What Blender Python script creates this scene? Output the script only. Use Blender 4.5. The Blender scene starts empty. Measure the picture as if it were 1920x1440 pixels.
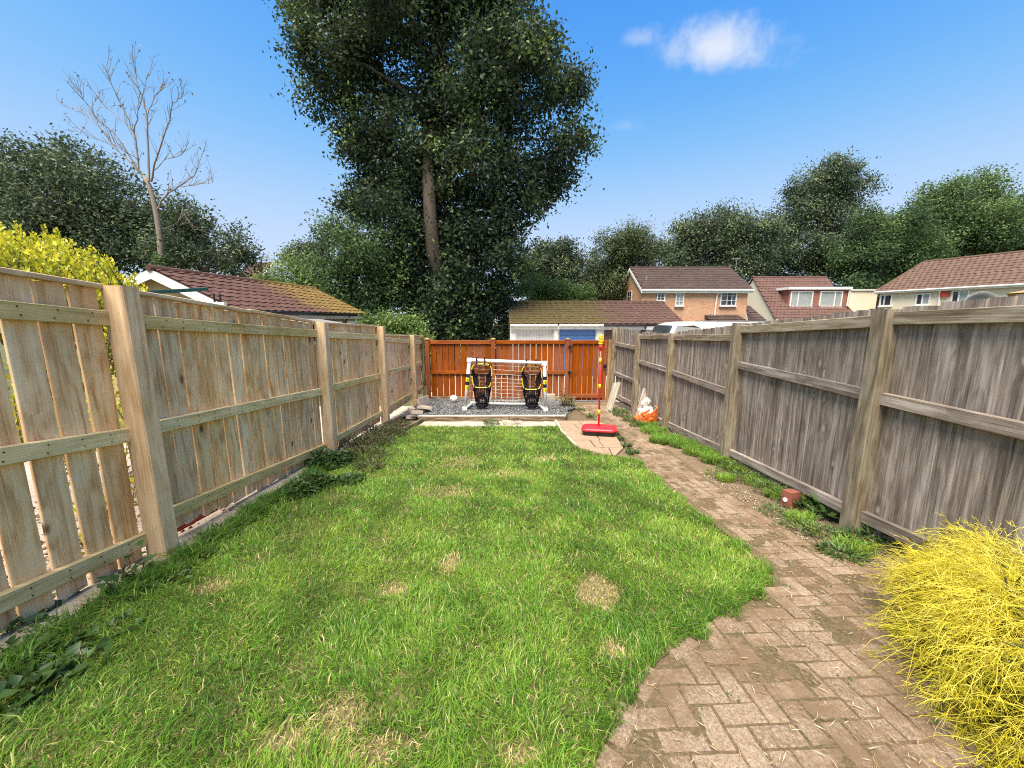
import bpy, math, random
import numpy as np
from mathutils import Matrix, Vector, noise as mnoise

random.seed(7)
rng = np.random.default_rng(11)
R = math.radians
SC = bpy.context.scene
COL = SC.collection

# ------------------------------------------------------------------ camera, sky, sun, exposure
CAM_H, PITCH, FPX = 1.42, R(9.46), 720.0
cam_d = bpy.data.cameras.new("camera")
cam = bpy.data.objects.new("camera", cam_d)
COL.objects.link(cam)
cam.location = (0, 0, CAM_H)
cam.rotation_euler = (R(90) - PITCH, 0, 0)
cam_d.sensor_width = 36
cam_d.lens = 36 * FPX / 1920
cam_d.clip_start, cam_d.clip_end = 0.05, 3000
SC.camera = cam

SUN_DIR = Vector((-0.16, -0.34, 0.92)).normalized()      # towards the sun
sun_d = bpy.data.lights.new("sun", 'SUN')
sun_d.energy, sun_d.angle, sun_d.color = 1.5, R(44), (1.0, 0.90, 0.73)      # sun veiled by thin high haze: soft, almost shadowless light
sun = bpy.data.objects.new("sun", sun_d)
COL.objects.link(sun)
sun.rotation_euler = SUN_DIR.to_track_quat('Z', 'Y').to_euler()
SKY_STRENGTH = 0.15
SC.view_settings.view_transform = 'Standard'
SC.view_settings.look = 'None'
SC.view_settings.gamma = 1
SC.view_settings.exposure = 2.85
SC.view_settings.use_curve_mapping = False
SC.cycles.use_denoising = False
SC.cycles.filter_width = 1.1
SC.cycles.max_bounces = 8
SC.cycles.diffuse_bounces = 4
SC.cycles.glossy_bounces = 3
SC.cycles.transmission_bounces = 6
SC.cycles.caustics_reflective = False
SC.cycles.caustics_refractive = False

_c, _s = math.cos(PITCH), math.sin(PITCH)
def ray(x, y):
    u = (x - 960) / FPX; v = -(y - 720) / FPX
    return Vector((u, _c + v * _s, -_s + v * _c))
def at(x, y, Y):
    d = ray(x, y); return Vector((0, 0, CAM_H)) + d * (Y / d.y)
def atX(x, y, X):
    d = ray(x, y); return Vector((0, 0, CAM_H)) + d * (X / d.x)
def gz(Y):                                               # height of the ground: the garden falls away from the house
    if Y < 10.6: return -0.075 * Y
    if Y < 28: return -0.795 - 0.035 * (Y - 10.6)
    return -1.404
def g(x, y, dz=0.0):
    d = ray(x, y); t = (CAM_H - dz) / (-d.z - 0.075 * d.y)
    return Vector((0, 0, CAM_H)) + d * t

# ------------------------------------------------------------------ node helper
class NT:
    def __init__(s, tree): s.t = tree; tree.nodes.clear()
    def n(s, kind, props=None, **inp):
        nd = s.t.nodes.new(kind)
        for k, v in (props or {}).items(): setattr(nd, k, v)
        for k, v in inp.items():
            key = k.replace('_', ' ') if not k.startswith('i') or not k[1:].isdigit() else int(k[1:])
            sock = nd.inputs[key]
            if isinstance(v, bpy.types.NodeSocket): s.t.links.new(v, sock)
            elif isinstance(v, bpy.types.Node): s.t.links.new(v.outputs[0], sock)
            else: sock.default_value = v
        return nd
    def math(s, op, a, b=0.0, clamp=False):
        return s.n('ShaderNodeMath', {'operation': op, 'use_clamp': clamp}, i0=a, i1=b).outputs[0]
    def vmath(s, op, a, b):
        nd = s.n('ShaderNodeVectorMath', {'operation': op}, i0=a, i1=b)
        return nd.outputs['Value'] if op in ('DOT_PRODUCT', 'LENGTH') else nd.outputs[0]
    def ramp(s, fac, stops):
        nd = s.n('ShaderNodeValToRGB', Fac=fac)
        el = nd.color_ramp.elements
        while len(el) < len(stops): el.new(0.5)
        for e, (p, c) in zip(el, stops):
            e.position = p; e.color = (*c, 1) if len(c) == 3 else c
        return nd.outputs[0]
    def mix(s, fac, a, b, blend='MIX'):
        nd = s.n('ShaderNodeMix', {'data_type': 'RGBA', 'blend_type': blend})
        for sock, v in ((nd.inputs[0], fac), (nd.inputs[6], a), (nd.inputs[7], b)):
            if isinstance(v, bpy.types.NodeSocket): s.t.links.new(v, sock)
            elif isinstance(v, (tuple, list)): sock.default_value = (*v[:3], 1)
            else: sock.default_value = v
        return nd.outputs[2]
    def noise(s, vec, scale, detail=4, rough=0.55, dist=0.0):
        return s.n('ShaderNodeTexNoise', Vector=vec, Scale=scale, Detail=detail, Roughness=rough, Distortion=dist).outputs[0]

def new_mat(name):
    m = bpy.data.materials.new(name); m.use_nodes = True
    return m, NT(m.node_tree)
def finish(t, bsdf):
    t.n('ShaderNodeOutputMaterial', Surface=bsdf.outputs[0] if isinstance(bsdf, bpy.types.Node) else bsdf)
def principled(t, col, rough=0.6, bump=None, bstr=0.3, bdist=0.01, spec=0.4, metal=0.0, **kw):
    p = t.n('ShaderNodeBsdfPrincipled', Roughness=rough, Metallic=metal)
    p.inputs['Specular IOR Level'].default_value = spec
    if isinstance(col, bpy.types.NodeSocket): t.t.links.new(col, p.inputs['Base Color'])
    else: p.inputs['Base Color'].default_value = (*col, 1)
    if bump is not None:
        b = t.n('ShaderNodeBump', Strength=bstr, Distance=bdist, Height=bump)
        t.t.links.new(b.outputs[0], p.inputs['Normal'])
    return p

# world
world = bpy.data.worlds.new("World"); SC.world = world; world.use_nodes = True
t = NT(world.node_tree)
sky = t.n('ShaderNodeTexSky', {'sky_type': 'NISHITA', 'sun_disc': False, 'sun_elevation': math.asin(SUN_DIR.z),
          'sun_rotation': math.atan2(SUN_DIR.x, SUN_DIR.y), 'altitude': 0, 'air_density': 1.0, 'dust_density': 0.6, 'ozone_density': 3.0})
tc = t.n('ShaderNodeTexCoord')
dirv = t.vmath('NORMALIZE', tc.outputs['Generated'], (0, 0, 0))
def cloud_mask(px, py, rx, ry, seed, dens):
    cd = ray(px, py).normalized()
    rt = (Vector((1, 0, 0)) - cd * cd.x).normalized(); up = rt.cross(cd)
    if up.z < 0: up = -up
    u = t.math('DIVIDE', t.vmath('DOT_PRODUCT', dirv, tuple(rt)), rx)
    v = t.math('DIVIDE', t.vmath('DOT_PRODUCT', dirv, tuple(up)), ry)
    v = t.math('MULTIPLY', v, t.math('ADD', 1.0, t.math('MULTIPLY', t.math('LESS_THAN', v, 0.0), 0.55)))
    e = t.math('SQRT', t.math('ADD', t.math('MULTIPLY', u, u), t.math('MULTIPLY', v, v)))
    nz = t.noise(t.vmath('ADD', dirv, (seed, 0, 0)), 17.0, 7, 0.62, 0.3)
    e = t.math('ADD', e, t.math('MULTIPLY', t.math('SUBTRACT', nz, 0.5), 1.9))
    facing = t.math('GREATER_THAN', t.vmath('DOT_PRODUCT', dirv, tuple(cd)), 0.3)
    m = t.n('ShaderNodeMapRange', {'interpolation_type': 'SMOOTHSTEP'}, Value=e, i1=1.25, i2=-0.15, i3=0.0, i4=dens)
    return t.math('MULTIPLY', m.outputs[0], facing)
m1 = cloud_mask(1350, 92, 0.112, 0.050, 1.3, 0.9)
m2 = cloud_mask(1200, 72, 0.034, 0.02, 3.0, 0.38)
m3 = cloud_mask(1172, 238, 0.03, 0.016, 5.0, 0.16)
msk = t.math('MAXIMUM', t.math('MAXIMUM', m1, m2), m3)
sc_ = t.n('ShaderNodeSeparateColor', Color=sky)
def grade(ch, half, p, cap):                             # deepens the blue overhead, pales it towards the horizon
    x = t.math('POWER', t.math('DIVIDE', sc_.outputs[ch], half), p)
    return t.math('MULTIPLY', t.math('DIVIDE', x, t.math('ADD', x, 1.0)), cap / (0.15 * 2 ** 2.85))
soft = t.n('ShaderNodeCombineColor', i0=grade(0, 1.52, 4.0, .66), i1=grade(1, 1.75, 3.0, .81), i2=grade(2, 0.95, 2.0, 1.03)).outputs[0]
skc = t.mix(msk, soft, (0.78, 0.82, 0.92))
bg = t.n('ShaderNodeBackground', Color=skc, Strength=SKY_STRENGTH)
t.n('ShaderNodeOutputWorld', Surface=bg)

# ------------------------------------------------------------------ materials
def obj_coords(t, rnd=True):
    tc = t.n('ShaderNodeTexCoord'); oi = t.n('ShaderNodeObjectInfo')
    v = tc.outputs['Object']
    if rnd:
        off = t.n('ShaderNodeCombineXYZ', i0=t.math('MULTIPLY', oi.outputs['Random'], 37.0),
                  i1=t.math('MULTIPLY', oi.outputs['Random'], 91.0), i2=t.math('MULTIPLY', oi.outputs['Random'], 13.0))
        v = t.vmath('ADD', v, off.outputs[0])
    return v, oi.outputs['Random']

def wood(name, dark, mid, light, knot=(0.08, 0.04, 0.02), moss=0.0, var=0.25, ring=1.0, rough=0.75, knotty=1.0, streak=0.0, mosscol=(0.16, 0.17, 0.04), bump=0.5, spec=0.25):
    m, t = new_mat(name)
    v, rnd = obj_coords(t)
    st = t.n('ShaderNodeMapping', Vector=v, Scale=(1.0, 7.0, 7.0)).outputs[0]
    # knots: sparse cells stretched along the grain
    kv = t.n('ShaderNodeMapping', Vector=v, Scale=(3.6, 6.8, 6.8)).outputs[0]
    vor = t.n('ShaderNodeTexVoronoi', {'feature': 'F1'}, Vector=kv, Scale=1.0, Randomness=0.9)
    kd = vor.outputs['Distance']
    sel = t.math('GREATER_THAN', t.n('ShaderNodeSeparateColor', Color=vor.outputs['Color']).outputs[0], 1.0 - 0.36 * knotty)
    kmask = t.math('MULTIPLY', t.n('ShaderNodeMapRange', Value=kd, i1=0.17, i2=0.10, i3=0.0, i4=1.0).outputs[0], sel)
    halo = t.math('MULTIPLY', t.n('ShaderNodeMapRange', Value=kd, i1=0.5, i2=0.12, i3=0.0, i4=1.0).outputs[0], sel)
    # growth rings bent round the knots
    warp = t.noise(t.n('ShaderNodeMapping', Vector=v, Scale=(1.1, 5.0, 5.0)).outputs[0], 1.3, 3)
    sep = t.n('ShaderNodeSeparateXYZ', Vector=st)
    ph = t.math('ADD', t.math('ADD', t.math('MULTIPLY', sep.outputs[1], 5.5), t.math('MULTIPLY', warp, 26.0)), t.math('MULTIPLY', halo, 5.0))
    rings = t.math('ADD', t.math('MULTIPLY', t.math('SINE', ph), 0.5), 0.5)
    fine = t.noise(t.n('ShaderNodeMapping', Vector=v, Scale=(3.0, 120.0, 120.0)).outputs[0], 1.0, 5, 0.7)
    band = t.noise(st, 1.6, 5, 0.65)
    med = t.noise(t.n('ShaderNodeMapping', Vector=v, Scale=(1.6, 48.0, 48.0)).outputs[0], 1.0, 4, 0.65)
    f = t.math('ADD', t.math('MULTIPLY', rings, 0.13 * ring), t.math('ADD', t.math('MULTIPLY', fine, 0.40), t.math('ADD', t.math('MULTIPLY', med, 0.36), t.math('MULTIPLY', band, 0.24 - 0.13 * ring))))
    col = t.ramp(f, [(0.37, dark), (0.49, mid), (0.61, light)])
    if streak:
        sk = t.noise(t.n('ShaderNodeMapping', Vector=v, Scale=(0.8, 14.0, 14.0)).outputs[0], 1.0, 4, 0.6)
        col = t.mix(t.math('MULTIPLY', t.n('ShaderNodeMapRange', Value=sk, i1=0.52, i2=0.72).outputs[0], streak), col, (light[0] * 1.35, light[1] * 1.37, light[2] * 1.4))
        col = t.mix(t.math('MULTIPLY', t.n('ShaderNodeMapRange', Value=sk, i1=0.45, i2=0.28).outputs[0], streak), col, (dark[0] * 0.7, dark[1] * 0.68, dark[2] * 0.68))
    col = t.mix(t.math('MULTIPLY', halo, 0.35), col, dark)
    col = t.mix(t.math('MULTIPLY', kmask, 0.85), col, knot)
    core = t.math('MULTIPLY', t.n('ShaderNodeMapRange', Value=kd, i1=0.085, i2=0.05, i3=0.0, i4=1.0).outputs[0], sel)
    col = t.mix(t.math('MULTIPLY', core, 0.9), col, (0.035, 0.022, 0.015))
    hv = t.n('ShaderNodeHueSaturation', Hue=0.5, Color=col,
             Saturation=t.n('ShaderNodeMapRange', Value=t.math('FRACT', t.math('MULTIPLY', rnd, 17.3)), i3=0.9, i4=1.1).outputs[0],
             Value=t.n('ShaderNodeMapRange', Value=rnd, i3=1 - var, i4=1 + var).outputs[0])
    col = hv.outputs[0]
    geo = t.n('ShaderNodeNewGeometry')
    if moss:
        mz = t.noise(geo.outputs['Position'], 3.2, 5, 0.65)
        mz2 = t.noise(st, 3.0, 4, 0.7)
        fac = t.n('ShaderNodeMapRange', Value=t.math('ADD', t.math('MULTIPLY', mz, 0.7), t.math('MULTIPLY', mz2, 0.3)), i1=0.56, i2=0.36, i3=0.0, i4=moss).outputs[0]
        col = t.mix(fac, col, mosscol)
    dirt = t.noise(geo.outputs['Position'], 1.7, 5, 0.6)
    col = t.mix(t.n('ShaderNodeMapRange', Value=dirt, i1=0.5, i2=0.75, i3=0.0, i4=0.45).outputs[0], col, (dark[0] * 0.75, dark[1] * 0.75, dark[2] * 0.7))
    h = t.math('ADD', t.math('ADD', t.math('MULTIPLY', fine, 0.6), t.math('MULTIPLY', rings, 0.25)), t.math('MULTIPLY', kmask, -0.7))
    finish(t, principled(t, col, rough, h, bump, 0.006, spec))
    return m

W_NEW = wood("pale_treated_timber", (0.50, 0.265, 0.115), (0.80, 0.515, 0.275), (0.88, 0.66, 0.42), moss=0.07, var=0.15, knot=(0.10, 0.045, 0.02))
W_POST = wood("pale_post_timber", (0.45, 0.275, 0.145), (0.69, 0.47, 0.28), (0.82, 0.63, 0.43), moss=0.18, var=0.10, ring=0.6, knotty=0.5)
W_RAIL = wood("greenish_rail_timber", (0.38, 0.26, 0.11), (0.62, 0.47, 0.24), (0.76, 0.62, 0.37), moss=0.38, var=0.14, ring=0.5, knotty=0.3, mosscol=(0.42, 0.37, 0.08))
W_GREY = wood("weathered_grey_timber", (0.105, 0.084, 0.070), (0.26, 0.215, 0.182), (0.47, 0.41, 0.365), knot=(0.50, 0.46, 0.40), var=0.17, knotty=1.7, ring=0.55, streak=0.75, moss=0.12, mosscol=(0.17, 0.145, 0.08))
W_GPOST = wood("weathered_post_timber", (0.12, 0.09, 0.06), (0.255, 0.205, 0.145), (0.40, 0.345, 0.265), var=0.12, ring=0.9, moss=0.22, mosscol=(0.21, 0.185, 0.07), knotty=0.4)
W_ORANGE = wood("orange_stained_timber", (0.17, 0.038, 0.008), (0.29, 0.070, 0.011), (0.37, 0.105, 0.018), knot=(0.13, 0.03, 0.008), var=0.07, ring=0.4, rough=0.6, knotty=0.5, spec=0.15)
W_RAW = wood("bare_brown_timber", (0.24, 0.12, 0.045), (0.42, 0.25, 0.10), (0.52, 0.34, 0.16), var=0.1, knotty=0.6)
W_SILVER = wood("silvered_board_timber", (0.25, 0.21, 0.17), (0.40, 0.35, 0.29), (0.52, 0.47, 0.40), var=0.15, knotty=0.3)
W_SLEEPER = wood("dark_sleeper_timber", (0.10, 0.06, 0.035), (0.22, 0.15, 0.09), (0.42, 0.34, 0.25), var=0.15, moss=0.2)

def simple(name, col, rough=0.5, spec=0.5, nz=0.10, scale=30, bump=0.15, metal=0.0, dirt=None, dscale=2.0):
    m, t = new_mat(name)
    v, rnd = obj_coords(t)
    n1 = t.noise(v, scale, 4)
    c = t.mix(n1, tuple(max(0, x * (1 - nz)) for x in col), tuple(min(1, x * (1 + nz)) for x in col))
    if dirt:
        n2 = t.noise(v, dscale, 6, 0.65)
        c = t.mix(t.n('ShaderNodeMapRange', Value=n2, i1=0.48, i2=0.7, i3=0.0, i4=0.7).outputs[0], c, dirt)
    finish(t, principled(t, c, rough, n1, bump, 0.004, spec, metal))
    return m
WHITE = simple("white_upvc", (0.80, 0.80, 0.79), 0.35, nz=0.03, dirt=(0.62, 0.61, 0.57))
WHITE_OLD = simple("aged_white_paint", (0.66, 0.64, 0.61), 0.6, nz=0.08, dirt=(0.40, 0.37, 0.33), dscale=5)
CREAM = simple("cream_render", (0.78, 0.685, 0.54), 0.85, 0.2, nz=0.06, scale=60, bump=0.3, dirt=(0.66, 0.58, 0.44), dscale=0.7)
BLUE = simple("faded_blue_paint", (0.07, 0.17, 0.42), 0.5, nz=0.15, dirt=(0.16, 0.25, 0.45), dscale=4)
BROWN_DOOR = simple("brown_stained_door", (0.11, 0.055, 0.035), 0.6, nz=0.2)
BLACKP = simple("black_plastic", (0.012, 0.012, 0.013), 0.4, nz=0.2)
BLACKM = simple("black_iron", (0.015, 0.015, 0.015), 0.5, nz=0.2)
REDP = simple("red_plastic", (0.62, 0.018, 0.03), 0.38, nz=0.06, dirt=(0.50, 0.04, 0.05), dscale=9)
YELP = simple("yellow_plastic", (0.80, 0.60, 0.02), 0.4, nz=0.06)
ORANGEP = simple("orange_mesh_plastic", (0.72, 0.16, 0.03), 0.5, nz=0.2, scale=40)
GREENP = simple("dark_green_metal", (0.015, 0.085, 0.075), 0.4, nz=0.1)
REDBOX = simple("red_alarm_plastic", (0.45, 0.06, 0.03), 0.4)
GREYF = simple("grey_roofing_felt", (0.20, 0.20, 0.20), 0.85, 0.2, nz=0.2)
ZINC = simple("grey_metal", (0.35, 0.35, 0.35), 0.4, metal=0.7)
VANW = simple("white_van_paint", (0.52, 0.53, 0.55), 0.25, nz=0.02, dirt=(0.44, 0.44, 0.43))
VANG = simple("grey_van_plastic", (0.30, 0.31, 0.32), 0.4)
RUBBER = simple("black_rubber", (0.02, 0.02, 0.02), 0.8)
CORD = simple("white_net_cord", (0.78, 0.66, 0.55), 0.8, 0.2)
BLACKNET = simple("black_net_cord", (0.012, 0.012, 0.016), 0.8, 0.2)
WHITEBAG = simple("white_plastic_sack", (0.72, 0.70, 0.66), 0.35, nz=0.1)
TERRA = simple("terracotta_red", (0.42, 0.05, 0.03), 0.6, nz=0.2)
BRICKRED = simple("weathered_red_brick", (0.24, 0.075, 0.05), 0.8, nz=0.3, scale=25, bump=0.5)
BLOCK = simple("pale_block_stone", (0.48, 0.40, 0.32), 0.9, 0.2, nz=0.18, scale=40, bump=0.5, dirt=(0.32, 0.25, 0.19), dscale=6)
CONC = simple("pale_concrete", (0.42, 0.365, 0.30), 0.9, 0.2, nz=0.2, scale=45, bump=0.6, dirt=(0.32, 0.26, 0.19), dscale=4)
STONEK = simple("mottled_kerb_stone", (0.40, 0.335, 0.27), 0.95, 0.2, nz=0.35, scale=60, bump=0.9, dirt=(0.20, 0.16, 0.11), dscale=5)
SLAB = simple("buff_paving_slab", (0.31, 0.225, 0.155), 0.9, 0.2, nz=0.12, scale=60, bump=0.4, dirt=(0.20, 0.145, 0.10), dscale=5)
TARMAC = simple("pale_alley_concrete", (0.42, 0.385, 0.345), 0.95, 0.2, nz=0.2, scale=30, bump=0.4)
def glass(name, col, rough=0.06):
    m, t = new_mat(name)
    tc = t.n('ShaderNodeTexCoord')
    c = t.mix(t.noise(tc.outputs['Object'], 1.3, 2), tuple(x * 0.6 for x in col), col)
    finish(t, principled(t, c, rough, spec=0.8)); return m
GLASS = glass("dark_window_glass", (0.05, 0.06, 0.075))
GLASSL = glass("curtained_window_glass", (0.42, 0.47, 0.47), 0.12)
DARK = glass("dim_garage_interior", (0.012, 0.014, 0.02), 0.3)

def brickwall(name, c1, c2, mortar, along='XY', scale=1.0):
    m, t = new_mat(name)
    tc = t.n('ShaderNodeTexCoord'); sp = t.n('ShaderNodeSeparateXYZ', Vector=tc.outputs['Object'])
    uv = t.n('ShaderNodeCombineXYZ', i0=t.math('ADD', sp.outputs[0], sp.outputs[1]), i1=sp.outputs[2], i2=0.0)
    br = t.n('ShaderNodeTexBrick', {'offset': 0.5}, Vector=uv, Color1=(*c1, 1), Color2=(*c2, 1), Mortar=(*mortar, 1), Scale=1.0,
             Mortar_Size=0.008, Mortar_Smooth=0.1, Bias=0.0, Brick_Width=0.225, Row_Height=0.075)
    n1 = t.noise(tc.outputs['Object'], 2.5, 5, 0.7)
    c = t.mix(t.math('MULTIPLY', n1, 0.5), br.outputs[0], tuple(x * 0.7 for x in c1))
    h = t.math('SUBTRACT', 1.0, br.outputs['Fac'])
    finish(t, principled(t, c, 0.9, h, 0.5, 0.01, 0.2)); return m
BRICK1 = brickwall("salmon_brickwork", (0.58, 0.27, 0.145), (0.72, 0.42, 0.26), (0.68, 0.56, 0.43))
BRICK2 = brickwall("buff_brickwork", (0.50, 0.36, 0.17), (0.58, 0.44, 0.24), (0.5, 0.42, 0.3))
BRICK3 = brickwall("dark_red_brickwork", (0.30, 0.10, 0.07), (0.40, 0.15, 0.105), (0.42, 0.30, 0.25))

def tilemat(name, c1, c2, moss=0.0, mosscol=(0.30, 0.20, 0.03), axis=None):
    """moss grows along the far (or near) end of the roof: axis = (vector, start, end)"""
    m, t = new_mat(name)
    tc = t.n('ShaderNodeTexCoord'); geo = t.n('ShaderNodeNewGeometry'); oi = t.n('ShaderNodeObjectInfo')
    P = geo.outputs['Position']
    ri = geo.outputs['Random Per Island']
    n1 = t.noise(P, 9.0, 5, 0.7)
    k = t.math('FRACT', t.math('ADD', ri, oi.outputs['Random']))
    c = t.mix(t.math('ADD', t.math('MULTIPLY', n1, 0.6), t.math('MULTIPLY', k, 0.4)), c1, c2)
    if moss:
        a, s0, s1 = axis
        d = t.n('ShaderNodeMapRange', Value=t.vmath('DOT_PRODUCT', P, a), i1=s0, i2=s1, i3=0.0, i4=1.0).outputs[0]
        n2 = t.noise(P, 2.2, 6, 0.75)
        f = t.n('ShaderNodeMapRange', Value=t.math('ADD', t.math('MULTIPLY', d, 0.62), t.math('MULTIPLY', n2, 0.75)), i1=0.58, i2=0.78, i3=0.0, i4=moss).outputs[0]
        mc = t.mix(t.n('ShaderNodeMapRange', Value=t.noise(P, 11.0, 5, 0.75), i1=0.32, i2=0.66).outputs[0], tuple(x * 0.35 for x in mosscol), tuple(x * 1.5 for x in mosscol))
        c = t.mix(f, c, mc)
    n3 = t.noise(P, 40.0, 4, 0.8)
    finish(t, principled(t, c, 0.85, n3, 0.6, 0.02, 0.25)); return m
TILE_H1 = tilemat("dark_brown_roof_tile", (0.045, 0.030, 0.027), (0.095, 0.064, 0.056))
TILE_H2 = tilemat("red_brown_roof_tile", (0.085, 0.046, 0.039), (0.145, 0.083, 0.070))
TILE_H3 = tilemat("warm_brown_roof_tile", (0.095, 0.058, 0.044), (0.150, 0.094, 0.072))
TILE_GL = tilemat("mossy_brown_roof_tile", (0.065, 0.032, 0.027), (0.125, 0.068, 0.055), 0.9, (0.175, 0.118, 0.035), ((0, 1, 0), 11.5, 16.2))
TILE_GR = tilemat("mossy_garage_roof_tile", (0.062, 0.034, 0.027), (0.12, 0.068, 0.054), 0.85, (0.088, 0.070, 0.022), ((-1, 0, 0), -6.2, -2.2))

def leafmat(name, stops, rough=0.5, trans=0.3, spec=0.35, transcol=None):
    m, t = new_mat(name)
    a = t.n('ShaderNodeAttribute', {'attribute_name': 'tint'})
    col = t.ramp(a.outputs['Fac'], stops)
    p = principled(t, col, rough, spec=spec)
    tr = t.n('ShaderNodeBsdfTranslucent', Color=t.mix(0.5, col, transcol or stops[-1][1]))
    finish(t, t.n('ShaderNodeMixShader', i0=trans, i1=p.outputs[0], i2=tr.outputs[0])); return m
L_OAK = leafmat("dark_evergreen_leaf", [(0, (0.013, 0.024, 0.018)), (0.5, (0.034, 0.060, 0.036)), (0.74, (0.085, 0.14, 0.052)), (1, (0.22, 0.29, 0.07))], 0.55, 0.16, 0.2)
L_DARK = leafmat("dark_bluish_leaf", [(0, (0.022, 0.036, 0.026)), (0.5, (0.072, 0.105, 0.062)), (1, (0.22, 0.27, 0.135))], 0.6, 0.2, 0.15)
L_MID = leafmat("mid_green_leaf", [(0, (0.026, 0.050, 0.024)), (0.5, (0.080, 0.14, 0.058)), (1, (0.22, 0.31, 0.11))], 0.6, 0.28, 0.15)
L_LIGHT = leafmat("fresh_green_leaf", [(0, (0.06, 0.11, 0.028)), (0.5, (0.15, 0.24, 0.06)), (1, (0.30, 0.38, 0.11))], 0.5, 0.3)
L_OLIVE = leafmat("olive_green_leaf", [(0, (0.04, 0.06, 0.022)), (0.6, (0.085, 0.12, 0.045)), (1, (0.18, 0.21, 0.09))], 0.5, 0.3)
L_GOLD = leafmat("golden_privet_leaf", [(0, (0.10, 0.15, 0.015)), (0.4, (0.33, 0.40, 0.025)), (1, (0.74, 0.68, 0.05))], 0.45, 0.35)
L_WEED = leafmat("weed_leaf", [(0, (0.022, 0.05, 0.016)), (0.6, (0.05, 0.11, 0.028)), (0.9, (0.12, 0.20, 0.05)), (1, (0.25, 0.28, 0.07))], 0.45, 0.3)
L_DRY = leafmat("dry_weed_leaf", [(0, (0.05, 0.055, 0.025)), (0.5, (0.10, 0.12, 0.045)), (1, (0.26, 0.21, 0.11))], 0.6, 0.3)
L_ROSE = leafmat("rose_leaf", [(0, (0.05, 0.06, 0.02)), (0.5, (0.13, 0.15, 0.045)), (1, (0.28, 0.17, 0.07))], 0.5, 0.3)
L_THREAD = leafmat("golden_thread_foliage", [(0, (0.13, 0.15, 0.012)), (0.3, (0.42, 0.42, 0.025)), (0.7, (0.72, 0.61, 0.035)), (1, (0.82, 0.74, 0.13))], 0.5, 0.25)
GRASS = leafmat("lawn_grass_blade", [(0, (0.022, 0.085, 0.012)), (0.35, (0.075, 0.20, 0.018)), (0.62, (0.17, 0.34, 0.032)), (0.78, (0.32, 0.44, 0.07)), (0.86, (0.46, 0.39, 0.17)), (1, (0.72, 0.58, 0.34))], 0.45, 0.35, 0.3)
BARK = simple("grey_brown_bark", (0.12, 0.095, 0.075), 0.95, 0.2, nz=0.4, scale=18, bump=0.9)
BARK_DEAD = simple("bleached_dead_bark", (0.24, 0.20, 0.165), 0.9, 0.2, nz=0.3, scale=15, bump=0.5)

def ground_mat(name, a, b, c, s1=1.2, s2=30, bump=0.6):
    m, t = new_mat(name)
    P = t.n('ShaderNodeNewGeometry').outputs['Position']
    n1 = t.noise(P, s1, 6, 0.65); n2 = t.noise(P, s2, 5, 0.7)
    col = t.mix(t.n('ShaderNodeMapRange', Value=n1, i1=0.35, i2=0.65).outputs[0], a, b)
    col = t.mix(t.n('ShaderNodeMapRange', Value=n2, i1=0.45, i2=0.75).outputs[0], col, c)
    finish(t, principled(t, col, 0.95, n2, bump, 0.02, 0.15)); return m
G_LAND = ground_mat("rough_ground", (0.05, 0.075, 0.03), (0.10, 0.11, 0.05), (0.16, 0.13, 0.08), 0.4, 8)
G_LAWN = ground_mat("lawn_thatch_soil", (0.10, 0.09, 0.04), (0.15, 0.125, 0.06), (0.26, 0.20, 0.11), 1.5, 40)
G_SOIL = ground_mat("border_soil", (0.12, 0.085, 0.055), (0.19, 0.14, 0.09), (0.32, 0.25, 0.17), 2.0, 45, 0.9)
G_SAND = ground_mat("sandy_joint_soil", (0.095, 0.08, 0.04), (0.15, 0.105, 0.065), (0.25, 0.18, 0.115), 4.0, 60, 0.9)
G_GRAVEL = ground_mat("grey_gravel_bed", (0.08, 0.08, 0.085), (0.12, 0.12, 0.122), (0.18, 0.18, 0.18), 2.0, 60, 0.9)
G_CHIP = ground_mat("pinkish_gravel", (0.34, 0.27, 0.23), (0.46, 0.38, 0.33), (0.66, 0.58, 0.52), 2.0, 50, 0.9)

def stonemat(name, a, b, c):
    m, t = new_mat(name)
    geo = t.n('ShaderNodeNewGeometry')
    col = t.ramp(geo.outputs['Random Per Island'], [(0, a), (0.6, b), (1, c)])
    n2 = t.noise(geo.outputs['Position'], 90, 3)
    finish(t, principled(t, col, 0.85, n2, 0.3, 0.01, 0.3)); return m
STONE = stonemat("slate_chippings", (0.055, 0.058, 0.065), (0.125, 0.127, 0.132), (0.30, 0.295, 0.29))
LITTER = stonemat("straw_and_leaf_litter", (0.14, 0.085, 0.04), (0.34, 0.25, 0.14), (0.52, 0.44, 0.28))
PEBBLE = stonemat("mixed_pebbles", (0.16, 0.11, 0.075), (0.27, 0.195, 0.14), (0.58, 0.50, 0.42))

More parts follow.
